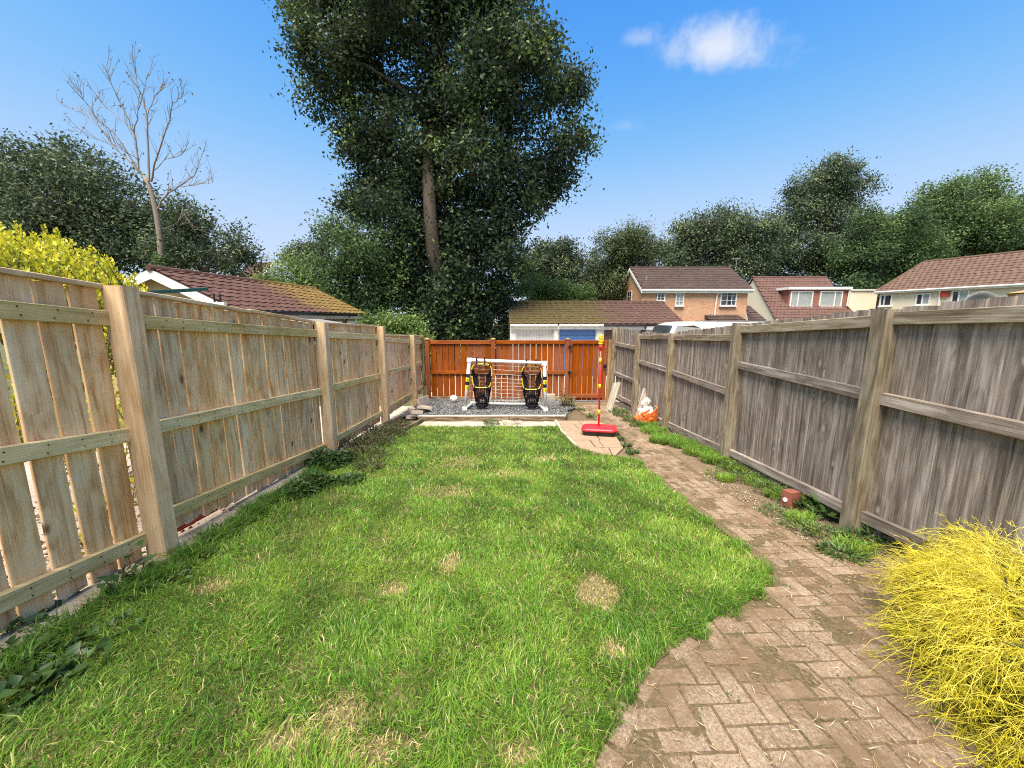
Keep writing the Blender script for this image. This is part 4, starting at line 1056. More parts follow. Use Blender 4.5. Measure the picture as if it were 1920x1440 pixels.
# ------------------------------------------------------------------ buildings
def window(par, c, rt, up, w, h, cols=2, rows=2, split=None, glassm=None, sill=True, fw=0.06, bar=0.03, open_=None):
    """frame with real panes; rt runs along the wall, out of the wall is up x rt"""
    c, rt, up = Vector(c), Vector(rt).normalized(), Vector(up).normalized(); out = rt.cross(up)
    if out.y > 0: out = -out
    mb = MB()
    for s in (-1, 1):
        mb.obox(c + rt * s * (w / 2 - fw / 2) + out * .02, rt * fw / 2, up * h / 2, out * .05)
        mb.obox(c + up * s * (h / 2 - fw / 2) + out * .02, rt * (w / 2 - fw), up * fw / 2, out * .05)
    xs = split or [k / cols for k in range(1, cols)]
    for f in xs: mb.obox(c + rt * (f - .5) * (w - fw) + out * .015, rt * bar / 2, up * (h / 2 - fw), out * .035)
    for r in range(1, rows): mb.obox(c + up * (r / rows - .5) * (h - fw) + out * .012, rt * (w / 2 - fw), up * bar * .4, out * .03)
    fr = mb.build("window", WHITE, par)
    ed = [0] + list(xs) + [1]
    for i in range(len(ed) - 1):
        a, b = (ed[i] - .5) * (w - fw), (ed[i + 1] - .5) * (w - fw)
        mb = MB(); mb.obox(c + rt * (a + b) / 2 - out * .005, rt * ((b - a) / 2 - .006), up * (h / 2 - fw * .7), out * .006)
        gm = glassm[i % len(glassm)] if isinstance(glassm, list) else (glassm or GLASS)
        mb.build("pane", gm, fr)
    if sill:
        mb = MB(); mb.obox(c - up * (h / 2 + .03) + out * .05, rt * (w / 2 + .05), up * .03, out * .09); mb.build("sill", WHITE, fr)
    return fr
def tile_mesh(w, l, t=0.022, curve=0.028, n=6):
    """interlocking tile: x across, y up the slope; origin in the middle of its lower edge"""
    vs, fs = [], []
    for yy, zz in ((0, t), (l, 0.002)):
        for k in range(n + 1):
            f = k / n; vs.append(((f - .5) * w, yy, zz + curve * (math.sin(f * 2 * math.pi - 0.6) * .5 + .2)))
    for k in range(n): fs.append((k, k + 1, n + 1 + k + 1, n + 1 + k))
    b = len(vs)
    for k in range(n + 1): f = k / n; vs.append(((f - .5) * w, 0, -0.012 + curve * (math.sin(f * 2 * math.pi - 0.6) * .5 + .2)))
    for k in range(n): fs.append((b + k, b + k + 1, k + 1, k))
    me = bpy.data.meshes.new("tile"); me.from_pydata(vs, [], fs); me.update(); return me
def roof_slope(par, A, B, C, D, mat, tw, tl, joined=False, deck=True, curve=.028, t=.022, name="tile", thick=0.06, jitter=.004):
    """A-B is the eave, D-C the ridge above it; tiles laid in courses, clipped to the quad"""
    A, B, C, D = map(Vector, (A, B, C, D)); e = (B - A).normalized(); s = (D - A); s = s - e * s.dot(e); H = s.length; s.normalize(); nrm = e.cross(s)
    if nrm.z < 0: nrm = -nrm
    dk = MB(); dk.prism([p - nrm * .012 for p in (A, B, C, D)], -nrm * thick)
    roof = dk.build("roof", mat, par)
    me = tile_mesh(tw * .985, tl * 1.12, t, curve); me.materials.append(mat)
    out = MB(); rows = int(H / tl) + 1
    flip = e.cross(s).z < 0
    for r in range(rows):
        y = r * tl - 0.03
        if y + tl * .5 > H: break
        f = max(0, min(1, y / H)); P = lerp(A, D, f); Q = lerp(B, C, f); L = (Q - P).length; k0 = (tw / 2 * (r % 2)) if joined else 0
        nk = int(round((L - k0) / tw))
        for k in range(nk):
            org = A + s * y + e * ((P - A).dot(e) + k0 + (k + .5) * (L - k0) / nk) + nrm * (.006 + random.uniform(-jitter, jitter))
            ex = -e if flip else e
            m = Matrix((ex, s, nrm)).transposed().to_4x4(); m.translation = org
            m = m @ Euler((random.uniform(-.012, .012), 0, random.uniform(-.012, .012))).to_matrix().to_4x4()
            if joined: out.add([m @ v.co for v in me.vertices], [tuple(p.vertices) for p in me.polygons])
            else: put("tile", me, None, roof, m)
    if joined: tag(out.build("roof_tiles", mat, roof, recalc=False), kind='stuff')
    return roof
def ridge(par, A, B, mat, r=.10):
    A, B = Vector(A), Vector(B); L = (B - A).length; n = max(2, int(L / .45)); 
    for k in range(n):
        a, b = lerp(A, B, k / n), lerp(A, B, (k + .97) / n); a.z += random.uniform(-.008, .008)
        mb = MB(); mb.tube([a, b], r, 8); mb.build("ridge_tile", mat, par)

# left: low garage building with a white gable board
RA, RB = at(283, 503, 10.0), at(592, 541, 16.6)
RB.z = RA.z
EA, EB = Vector((-7.05, 10.0, RA.z - 1.02)), Vector((-6.2, 16.6, RA.z - 1.02))
EC, ED = Vector((-11.7, 10.0, EA.z)), Vector((-10.85, 16.6, EA.z))
lg = thing("garage_block", (-9, 13, gz(13)), "low buff brick garage with mossy brown roof and white gable board behind the left fence", "garage")
b0 = gz(13) - .1
mb = MB(); dY = 0.18; ins = 0.28
wa, wb, wc, wd = Vector((EA.x - ins, 10.18, 0)), Vector((EB.x - ins, 16.4, 0)), Vector((EC.x + ins, 10.18, 0)), Vector((ED.x + ins, 16.4, 0))
ez, rz = EA.z - .02, RA.z - .10
fr_ = [Vector((wa.x, wa.y, b0)), Vector((wa.x, wa.y, ez)), Vector((RA.x, 10.18, rz)), Vector((wc.x, wc.y, ez)), Vector((wc.x, wc.y, b0))]
mb.prism(fr_, Vector((wb.x - wa.x, wb.y - wa.y, 0))); mb.build("wall", BRICK2, lg)
rf = roof_slope(lg, EA, EB, RB, RA, TILE_GL, 0.30, 0.265)
mbk = MB(); mbk.prism([EC, ED, RB, RA], Vector((0, 0, -.06))); mbk.build("rear_roof", TILE_GL, lg)
ridge(rf, RA + Vector((0, -.08, .0)), RB, TILE_GL, .085)
for a, b in ((RA, EA), (RA, EC)):
    d = (b - a); mb = MB(); mb.prism([a + Vector((0, -.05, -.03)), b + Vector((0, -.05, -.03)), b + Vector((0, -.05, -.26)), a + Vector((0, -.05, -.26))], (0, .03, 0)); mb.build("bargeboard", WHITE, lg)
ev = (EB - EA).normalized(); ou = Vector((ev.y, -ev.x, 0))
mb = MB(); mb.bar(EA + Vector((-.03, .0, -.13)), EB + Vector((-.03, 0, -.13)), .03, .17); mb.build("fascia", WHITE_OLD, lg)
mb = MB(); mb.tube([EA + ou * .06 + Vector((0, 0, -.06)), EB + ou * .06 + Vector((0, 0, -.06))], .05, 8); mb.build("gutter", BLACKP, lg)
for f, w, hgt in ((.52, .95, .8), (.68, 1.05, .85), (.90, 1.05, .85)):
    p = EA + (EB - EA) * f - ou * (ins - .03) + Vector((0, 0, -.30 - hgt / 2)); window(lg, p, ev, (0, 0, 1), w, hgt, 1, 1, glassm=DARK, fw=.12, sill=False)
mb = MB(); mb.tube([EA + (EB - EA) * .80 + ou * .02 + Vector((0, 0, -.1)), EA + (EB - EA) * .80 - ou * .18 + Vector((0, 0, -.3)), EA + (EB - EA) * .80 - ou * .18 + Vector((0, 0, -2.0))], .035, 8); mb.build("downpipe", BLACKP, lg)
pA, pB = EA + ev * .1 + ou * .1, EA + ev * 3.2 + ou * .1
mb = MB(); mb.prism([pA + Vector((0, 0, -.22)), pB + Vector((0, 0, -.22)), pB + ou * .9 + Vector((0, 0, -.36)), pA + ou * .9 + Vector((0, 0, -.36))], (0, 0, -.05)); mb.build("lean_to_roof", GREYF, lg)
for px in (405, 416):
    p = at(px, 560, 9.99); mb = MB(); mb.tube([p + Vector((0, -.06, -.14)), p + Vector((0, -.06, .12))], .022, 8); mb.build("vent_pipe", BLACKP, lg)
mb = MB(); p = at(409, 568, 9.9); mb.box(p.x - .14, p.x + .14, p.y, p.y + .1, p.z - .06, p.z + .02); mb.build("pipe_boot", WHITE, lg)

# green arm of a clothes airer next door
ca = thing("clothes_airer", (-4.3, 5.6, gz(5.6)), "dark green clothes airer arm poking above the pale left fence", "clothes airer")
a0, a1 = at(272, 549, 5.2), at(388, 542, 6.2)
mb = MB(); mb.bar(a0, a1, .05, .05); mb.build("arm", GREENP, ca)
md = lerp(a0, a1, .15); mb = MB(); mb.tube([md, Vector((md.x, md.y, gz(md.y) - .05))], .025, 8); mb.build("pole", GREENP, ca)

# right: long low garages with mossy roof
YG = 17.0
ea, eb = at(954, 607, YG), at(1286, 607, YG); eb.z = ea.z
ra, rb_ = at(953, 567, YG + 2.7), at(1268, 567, YG + 2.7); rb_.z = ra.z; ra.x = ea.x; rb_.x = eb.x
rg2 = thing("garage_block", ((ea.x + eb.x) / 2, YG + 2, gz(YG)), "long garage row with mossy tiled roof, white and blue doors behind the orange fence", "garage")
bz = gz(YG) - .08
mb = MB()
wl, wr, yw = ea.x + .08, eb.x - .12, YG + .22
mb.prism([Vector((wl, yw + .12, bz)), Vector((wl, yw + .12, ea.z - .02)), Vector((wl, YG + 2.7, ra.z - .12)), Vector((wl, YG + 5.2, ea.z - .02)), Vector((wl, YG + 5.2, bz))], (wr - wl, 0, 0))
mb.build("wall", BRICK3, rg2)
rf = roof_slope(rg2, ea, eb, rb_, ra, TILE_GR, 0.295, 0.30)
mb = MB(); mb.prism([Vector((ea.x, YG + 5.4, ea.z)), Vector((eb.x, YG + 5.4, ea.z)), rb_, ra], (0, 0, -.06)); mb.build("rear_roof", TILE_GR, rg2)
ridge(rf, ra, rb_, TILE_GR, .09)
X = lambda px: at(px, 620, YG).x
zf = ea.z
mb = MB(); mb.box(X(956), X(1131), YG + .03, YG + .07, zf - .24, zf - .04); mb.build("fascia", WHITE_OLD, rg2)
mb = MB(); mb.box(X(1131) + .01, X(1284), YG + .06, YG + .10, zf - .26, zf - .10); mb.build("fascia", WHITE_OLD, rg2)
for a, b in ((957, 1045), (1048, 1131), (1132, 1210)):
    mb = MB(); mb.tube([(X(a), YG - .02, zf - .07), (X(b), YG - .02, zf - .07)], .05, 8); mb.build("gutter", WHITE_OLD if a < 1100 else BLACKP, rg2)
def garage_door(x0, x1, mat, nb, vertical, z1):
    d = MB(); fr = MB(); f = .09
    fr.box(x0 - f, x0, YG + .2, YG + .32, bz, z1 + f); fr.box(x1, x1 + f, YG + .2, YG + .32, bz, z1 + f); fr.box(x0, x1, YG + .2, YG + .32, z1, z1 + f)
    fr.build("door_frame", WHITE_OLD, rg2)
    base = MB(); base.box(x0, x1, YG + .30, YG + .33, bz, z1); dr = base.build("door", mat, rg2)
    for k in range(nb):
        m2 = MB()
        if vertical:
            a = x0 + (x1 - x0) * k / nb; m2.box(a + .006, a + (x1 - x0) / nb - .006, YG + .275, YG + .299, bz, z1 - .004)
        else:
            a = bz + (z1 - bz) * k / nb; m2.box(x0 + .005, x1 - .005, YG + .275, YG + .299, a + .006, a + (z1 - bz) / nb - .006)
        m2.build("panel", mat, dr)
zd = at(990, 616, YG).z
garage_door(X(969), X(1037), WHITE_OLD, 11, True, zd); garage_door(X(1050), X(1119), BLUE, 14, False, zd); garage_door(X(1135), X(1200), BROWN_DOOR, 14, False, zd)
mb = MB(); mb.box(X(956), X(967), YG + .16, YG + .30, bz, zf - .24); mb.build("pier", WHITE_OLD, rg2)
mb = MB(); mb.box(X(1040), X(1047), YG + .10, YG + .30, bz, zf - .24); mb.build("pier", WHITE_OLD, rg2)
mb = MB(); mb.box(X(1121), X(1131), YG + .14, YG + .30, bz, zf - .24); mb.build("pier", WHITE_OLD, rg2)
garage_door(X(1219), X(1282), WHITE_OLD, 9, True, zd)
mb = MB(); mb.tube([(X(1211), YG - .02, zf - .1), (X(1210), YG + .12, zf - .28), (X(1207), YG + .12, bz)], .035, 8); mb.build("downpipe", BLACKP, rg2)

# salmon brick house
h1 = thing("brick_house", (13.3, 30, gz(30)), "salmon brick house with dark brown roof, white windows and white downpipe", "house")
Y1, Y2 = 28.0, 34.0
x0, x1 = at(1205, 543, Y1).x, at(1403, 543, Y1).x
ez = at(1300, 541, Y1).z; rz = at(1280, 502, (Y1 + Y2) / 2).z; zb = gz(30) - .1; ym = (Y1 + Y2) / 2
mb = MB(); mb.prism([Vector((x0, Y1, zb)), Vector((x0, Y1, ez)), Vector((x0, ym, rz - .12)), Vector((x0, Y2, ez)), Vector((x0, Y2, zb))], (x1 - x0, 0, 0)); mb.build("wall", BRICK1, h1)
ov = .22; sl_ = (rz - ez) / (ym - Y1)
A, B = Vector((x0 - .12, Y1 - ov, ez - ov * sl_ + .05)), Vector((x1 + .25, Y1 - ov, ez - ov * sl_ + .05)); D, C = Vector((x0 - .12, ym, rz)), Vector((x1 + .25, ym, rz))
rf1 = roof_slope(h1, A, B, C, D, TILE_H1, .32, .34, joined=True, curve=.008, t=.045)
mb = MB(); mb.prism([Vector((A.x, Y2 + ov, A.z)), Vector((B.x, Y2 + ov, A.z)), C, D], (0, 0, -.07)); mb.build("rear_roof", TILE_H1, h1)
ridge(rf1, D, C, TILE_H1, .09)
for ys_, zs in ((Y1 - ov, A.z), (Y2 + ov, A.z)):
    mb = MB(); mb.prism([Vector((x0 - .15, ym, rz - .04)), Vector((x0 - .15, ys_, zs - .04)), Vector((x0 - .15, ys_, zs - .26)), Vector((x0 - .15, ym, rz - .28))], (.03, 0, 0)); mb.build("bargeboard", WHITE, h1)
mb = MB(); mb.box(A.x, B.x, Y1 - ov - .01, Y1 - ov + .03, A.z - .25, A.z - .05); mb.build("fascia", WHITE, h1)
mb = MB(); mb.tube([(A.x, Y1 - ov - .06, A.z - .06), (B.x, Y1 - ov - .06, A.z - .06)], .06, 8); mb.build("gutter", WHITE, h1)
H1w = lambda pa, pb, ya, yb, **k: window(h1, (at(pa, ya, Y1) + at(pb, yb, Y1)) / 2 + Vector((0, -.02, 0)), (1, 0, 0), (0, 0, 1), at(pb, ya, Y1).x - at(pa, ya, Y1).x, at(pa, ya, Y1).z - at(pa, yb, Y1).z, **k)
H1w(1231, 1246.5, 545, 564, cols=2, rows=3); H1w(1266, 1281.5, 545, 573.5, cols=2, rows=4, glassm=GLASSL); H1w(1350, 1380, 545, 573.5, split=[.42, .72], rows=3, glassm=[GLASS, DARK, GLASS])
d0 = x0 - .02
window(h1, (d0, 31.0, at(1188, 556, 31.0).z), (0, 1, 0), (0, 0, 1), 1.15, .85, 2, 2)
xx = at(1343, 560, Y1).x; mb = MB(); mb.tube([(xx + .1, Y1 - ov - .04, A.z - .12), (xx, Y1 - .06, A.z - .35), (xx - .15, Y1 - .06, zb)], .05, 8); mb.build("downpipe", WHITE, h1)
pf = at(1211, 534, Y1 + 1.0); mb = MB(); mb.tube([(pf.x, pf.y, pf.z - .3), (pf.x, pf.y, pf.z + .62)], [.09, .07], 8); mb.box(pf.x - .22, pf.x + .22, pf.y - .15, pf.y + .15, pf.z - .10, pf.z - .03); mb.build("flue", ZINC, h1)
pa_ = at(1379, 503, ym); mb = MB(); mb.tube([pa_ + Vector((0, 0, -.2)), pa_ + Vector((.05, 0, .75))], .03, 6); mb.tube([pa_ + Vector((-.35, 0, .72)), pa_ + Vector((.3, 0, .70))], .02, 5)
for k in range(4): mb.tube([pa_ + Vector((-.3 + .17 * k, -.25, .71)), pa_ + Vector((-.3 + .17 * k, .25, .71))], .014, 4)
mb.build("aerial", ZINC, h1)
# its porch and side roofs
pA, pB = at(1340, 606, Y1 - 1.6), at(1408, 606, Y1 - 1.6); pz = at(1370, 591, Y1 - .05).z
roof_slope(h1, pA, pB, Vector((pB.x - .05, Y1 - .05, pz)), Vector((pA.x + .05, Y1 - .05, pz)), TILE_H1, .32, .34, joined=True, curve=.008, t=.045)
mb = MB(); mb.box(pA.x + .1, pB.x - .1, Y1 - 1.45, Y1 - .01, zb, pA.z - .08); mb.build("porch_wall", WHITE_OLD, h1)
qA, qD = at(1404, 600, Y1 + .8), at(1398, 572, Y1 + 2.6); qB, qC = at(1436, 600, Y1 + .8), at(1402, 572, Y1 + 2.6)
roof_slope(h1, qA, qB, qC, qD, TILE_H1, .32, .34, joined=True, curve=.008, t=.045)

# cream chalet bungalow with a dormer
h2 = thing("chalet_bungalow", (27, 36, gz(36)), "cream gabled chalet bungalow with red-brown roof and brick dormer of two windows", "house")
YR, YN = 38.0, 33.6
gx = at(1413, 524, YR).x; rz2 = at(1480, 520, YR).z; xr2 = at(1548, 519, YR).x
ez2 = rz2 - (YR - YN) * 1.02; zb2 = gz(36) - .1
mb = MB(); mb.prism([Vector((gx, YN, zb2)), Vector((gx, YN, ez2)), Vector((gx, YR, rz2 - .1)), Vector((gx, YR + 4.4, ez2)), Vector((gx, YR + 4.4, zb2))], (xr2 - gx, 0, 0)); mb.build("wall", CREAM, h2)
A, B, C, D = Vector((gx - .12, YN - .3, ez2 - .3)), Vector((xr2 + .15, YN - .3, ez2 - .3)), Vector((xr2 + .15, YR, rz2)), Vector((gx - .12, YR, rz2))
rf2 = roof_slope(h2, A, B, C, D, TILE_H2, .33, .34, joined=True, curve=.02, t=.035)
mb = MB(); mb.prism([Vector((A.x, YR + 4.7, A.z)), Vector((B.x, YR + 4.7, A.z)), C, D], (0, 0, -.07)); mb.build("rear_roof", TILE_H2, h2)
ridge(rf2, D, C, TILE_H2, .1)
YD = 35.3
dx0, dx1 = at(1479, 560, YD).x, at(1590, 560, YD).x; dz1, dz0 = at(1520, 543, YD).z, at(1520, 577, YD).z
mb = MB(); mb.box(dx0, dx1, YD, YR - .4, dz0 - .3, dz1); mb.build("dormer", BRICK3, h2)
mb = MB(); mb.box(dx0 - .25, dx1 + .12, YD - .22, YR - .3, dz1, dz1 + .22); mb.build("dormer_roof", WHITE, h2)
for a, b, spl, gg in ((1481, 1523, [.34], [GLASSL, GLASSL]), (1536, 1578, [.68], [GLASSL, GLASSL])):
    wx0, wx1 = at(a, 560, YD).x, at(b, 560, YD).x; zt1, zt0 = at(a, 546, YD).z, at(a, 575, YD).z
    window(h2, ((wx0 + wx1) / 2, YD - .02, (zt1 + zt0) / 2), (1, 0, 0), (0, 0, 1), wx1 - wx0, zt1 - zt0, split=spl, rows=1, glassm=gg, fw=.09, bar=.09)
mb = MB(); mb.tube([(dx1 - .05, YD - .08, dz1), (dx1 - .1, YD - .08, dz0 - .4)], .05, 8); mb.build("downpipe", WHITE, h2)
ex0, ex1 = at(1592, 560, YD - .2).x + .02, at(1644, 560, YD - .2).x; ezt = at(1610, 543, YD - .2).z
mb = MB(); mb.box(ex0, ex1, YD - .2, YD + 4, zb2, ezt - .1); mb.build("side_extension", CREAM, h2)
mb = MB(); mb.box(ex0 + .02, ex1 + .1, YD - .3, YD + 4.1, ezt - .098, ezt + .03); mb.build("extension_roof", WHITE_OLD, h2)
mb = MB(); mb.prism([at(1590, 574, YD - .4), at(1590, 600, YD - .4), at(1614, 600, YD - .4)], (0, .15, 0)); mb.build("side_roof", TILE_H2, h2)

# cream house under a big brown roof
h3 = thing("cream_house", (34, 27, gz(28)), "long cream rendered house under a broad warm brown tiled roof, nearest on the right", "house")
u = Vector((.36, -.933, 0)); nn = Vector((.933, .36, 0))
E0 = at(1640, 547, 32.6); E0.z = at(1640, 547, 32.6).z
E1 = E0 + u * 13.5; E2 = E0 + u * 13.5
zt3 = E0.z; zb3 = gz(28) - .1
R0 = at(1733, 491, 32.6); rz3 = R0.z
R1 = R0 + u * 12.0; R1.z = rz3
ins = .3
mb = MB(); p0, p1 = E0 + nn * ins + u * .25, E1 + nn * ins
mb.prism([Vector((p0.x, p0.y, zb3)), Vector((p1.x, p1.y, zb3)), Vector((p1.x, p1.y, zb3)) + nn * 9, Vector((p0.x, p0.y, zb3)) + nn * 9], (0, 0, zt3 - zb3 - .05)); mb.build("wall", CREAM, h3)
rf3 = roof_slope(h3, E0, E1, R1, R0, TILE_H3, .33, .345, joined=True, curve=.03, t=.03)
ridge(rf3, R0, R1, TILE_H3, .1); ridge(rf3, E0, R0, TILE_H3, .08)
X0 = E0 + nn * 10; X1 = E1 + nn * 10
mb = MB(); mb.prism([X0, X1, R1, R0], (0, 0, -.06)); mb.build("rear_roof", TILE_H3, h3)
mb = MB(); mb.prism([E0, X0, R0], (0, 0, -.06)); mb.build("hip_roof", TILE_H3, h3)
mb = MB(); mb.bar(E0 + Vector((0, 0, -.10)) + nn * .03, E1 + Vector((0, 0, -.10)) + nn * .03, .04, .2); mb.build("fascia", WHITE, h3)
mb = MB(); mb.tube([E0 - nn * .05 + Vector((0, 0, -.05)), E1 - nn * .05 + Vector((0, 0, -.05))], .06, 8); mb.build("gutter", WHITE, h3)
def onwall(px, py):
    P0 = Vector((0, 0, CAM_H)); d = ray(px, py); w0 = E0 + nn * (ins - .02)
    return P0 + d * ((w0 - P0).dot(nn) / d.dot(nn))
for a, b, ya, yb, spl in ((1652, 1675, 552, 574, [.34]), (1719, 1747, 550, 572, [.45]), (1786, 1820, 544, 567, [.42])):
    c0, c1 = onwall(a, ya), onwall(b, ya); hh = onwall((a + b) / 2, ya).z - onwall((a + b) / 2, yb).z; c = (c0 + c1) / 2; c.z = onwall((a + b) / 2, (ya + yb) / 2).z
    window(h3, c, u, (0, 0, 1), (c1 - c0).length, hh, split=spl, rows=1, glassm=[GLASS, GLASSL if a > 1700 else GLASS], fw=.09, bar=.08)
c = onwall(1773, 550); mb = MB(); mb.obox(c - nn * .08, u * .22, nn * .08, (0, 0, .24)); mb.build("alarm_box", REDBOX, h3)
c = onwall(1762, 560); mb = MB(); mb.tube([Vector((c.x, c.y, zt3 - .1)) - nn * .25, Vector((c.x, c.y, zt3 - .45)) - nn * .06, Vector((c.x, c.y, zb3)) - nn * .06], .06, 8); mb.build("downpipe", WHITE, h3)
# dish and shed just behind the grey fence
sd = at(1842, 562, 8.0)
dish = thing("satellite_dish", (sd.x, sd.y, gz(8) ), "rim of a grey satellite dish showing above the grey fence", "satellite dish")
mb = MB(); rings = [[sd + Vector((.42 * f * math.cos(a), .10 * (1 - f * f), .30 * f * math.sin(a) - .13)) for a in np.linspace(0, 2 * math.pi, 20, endpoint=False)] for f in (.05, .4, .75, 1.0)]
stack_rings(mb, rings, False); d_ = mb.build("dish_bowl", GREYF, dish, True); d_.modifiers.new("t", 'SOLIDIFY').thickness = .012
mb = MB(); mb.tube([sd + Vector((0, .1, -.13)), sd + Vector((0, .2, -.2)), (sd.x, sd.y + .2, gz(8))], .025, 6); mb.build("dish_mast", ZINC, dish)
shed = thing("garden_shed", (6.8, 4.4, gz(4.4)), "tan felt shed roof corner peeping over the grey fence beside the cream house", "shed")
s0, s1, s2 = at(1868, 551, 5.2), at(1925, 535, 5.0), at(1925, 549, 5.0)
sa = Vector((s0.x, 5.1, s0.z)); 
mb = MB(); mb.prism([sa, sa + Vector((1.7, 0, .28)), sa + Vector((3.4, 0, 0)), sa + Vector((3.35, 0, -.05)), sa + Vector((1.7, 0, .22)), sa + Vector((.05, 0, -.05))], (0, -1.6, 0)); mb.build("shed_roof", W_RAW, shed)
mb = MB(); mb.box(sa.x + .15, sa.x + 3.2, 3.6, 5.0, gz(5.4) - .2, sa.z - .04); mb.build("shed_wall", W_SLEEPER, shed)

# far brown roof on the left, seen past the dark trees
h4 = thing("far_house", (-30, 46, gz(46)), "distant small house with brown roof between the dark trees and green bush", "house")
fa, fb = at(452, 524, 44), at(492, 526, 44); fz = at(480, 495, 47).z; 
fA, fB = Vector((at(440, 522, 44).x, 44, at(470, 524, 44).z)), Vector((at(488, 524, 44).x, 44, at(470, 524, 44).z)); fC, fD = Vector((at(513, 494, 50).x, 50, at(480, 493, 50).z)), Vector((at(468, 494, 50).x, 50, at(480, 493, 50).z))
roof_slope(h4, fA, fB, fC, fD, TILE_H2, .4, .45, joined=True, curve=.01, t=.05)
mb = MB(); mb.bar(fB + Vector((.05, -.05, -.05)), fC + Vector((.05, -.05, -.05)), .1, .25); mb.build("bargeboard", WHITE, h4)
mb = MB(); mb.box(fA.x, fB.x - .2, 44.4, 55, gz(46) - .2, fA.z - .1); mb.build("wall", CREAM, h4)

# van parked beyond the grey fence
vn = thing("parked_van", (7.2, 14.2, gz(14)), "white high-roofed van with grey front parked beyond the grey fence", "van")
vx0, vy0, vz0 = at(1226, 612, 13.0).x, 13.0, gz(13.5); vt = at(1290, 603, 13.2).z
L, Wv = 4.9, 1.95
prof = [(0.02, .35), (0, .95), (.35, 1.25), (.72, vt - vz0 - .14), (1.0, vt - vz0 - .04), (1.5, vt - vz0), (L - .3, vt - vz0 - .02), (L, vt - vz0 - .2), (L, .35)]
secs = []
for f, sc in ((0, .86), (.05, .95), (.12, 1.0), (.88, 1.0), (.95, .95), (1, .86)):
    hgt = 1.0 if 0.05 < f < .95 else .975
    secs.append([Vector((vx0 + px_, vy0 + Wv * f, vz0 + .3 + (pz_ - .3) * (hgt if pz_ > 1.3 else 1))) for px_, pz_ in prof])
mb = MB(); stack_rings(mb, secs); bd = mb.build("van_body", VANW, vn, True)
mb = MB()
q0, q1 = (prof[2], prof[3])
mb.prism([Vector((vx0 + q0[0] - .012, vy0 + .15, vz0 + q0[1] + .03)), Vector((vx0 + q0[0] - .012, vy0 + Wv - .15, vz0 + q0[1] + .03)), Vector((vx0 + q1[0] - .02, vy0 + Wv - .2, vz0 + q1[1])), Vector((vx0 + q1[0] - .02, vy0 + .2, vz0 + q1[1]))], (-.02, 0, .01)); mb.build("windscreen", GLASS, vn)
mb = MB(); mb.prism([Vector((vx0 + .42, vy0 - .01, vz0 + 1.25)), Vector((vx0 + .74, vy0 + .03, vt - .22)), Vector((vx0 + 1.75, vy0 + .03, vt - .22)), Vector((vx0 + 1.75, vy0 - .01, vz0 + 1.25))], (0, .03, 0)); mb.build("side_window", GLASS, vn)
mb = MB(); mb.prism([Vector((vx0 + .44, vy0 - .03, vz0 + 1.22)), Vector((vx0 + .78, vy0 + .0, vt - .14)), Vector((vx0 + 1.35, vy0 + .0, vt - .12)), Vector((vx0 + 1.6, vy0 - .0, vt - .22)), Vector((vx0 + 1.7, vy0 - .03, vz0 + 1.22))], (0, .02, 0)); mb.build("cab_panel", VANG, vn)
for k in range(3):
    mb = MB(); xx = vx0 + 2.2 + .9 * k; mb.box(xx, xx + .06, vy0 + .2, vy0 + Wv - .2, vt + .0, vt + .035); mb.build("roof_bar", ZINC, vn)
for wx in (vx0 + .95, vx0 + 3.9):
    for wy in (vy0 - .02, vy0 + Wv - .2):
        mb = MB(); mb.tube([(wx, wy, vz0 + .31), (wx, wy + .22, vz0 + .31)], .33, 18); w = mb.build("wheel", RUBBER, vn); mb = MB(); mb.tube([(wx, wy - .012, vz0 + .31), (wx, wy + .2, vz0 + .31)], .2, 14); mb.build("rim", ZINC, w)
for wy in (vy0 + .25, vy0 + Wv - .45):
    mb = MB(); mb.obox((vx0 + .0, wy + .1, vz0 + .8), (.03, 0, 0), (0, .12, 0), (0, 0, .09)); mb.build("headlight", GLASSL, vn)
mb = MB(); mb.box(vx0 - .06, vx0 + .06, vy0 + .1, vy0 + Wv - .1, vz0 + .32, vz0 + .6); mb.build("bumper", VANG, vn)

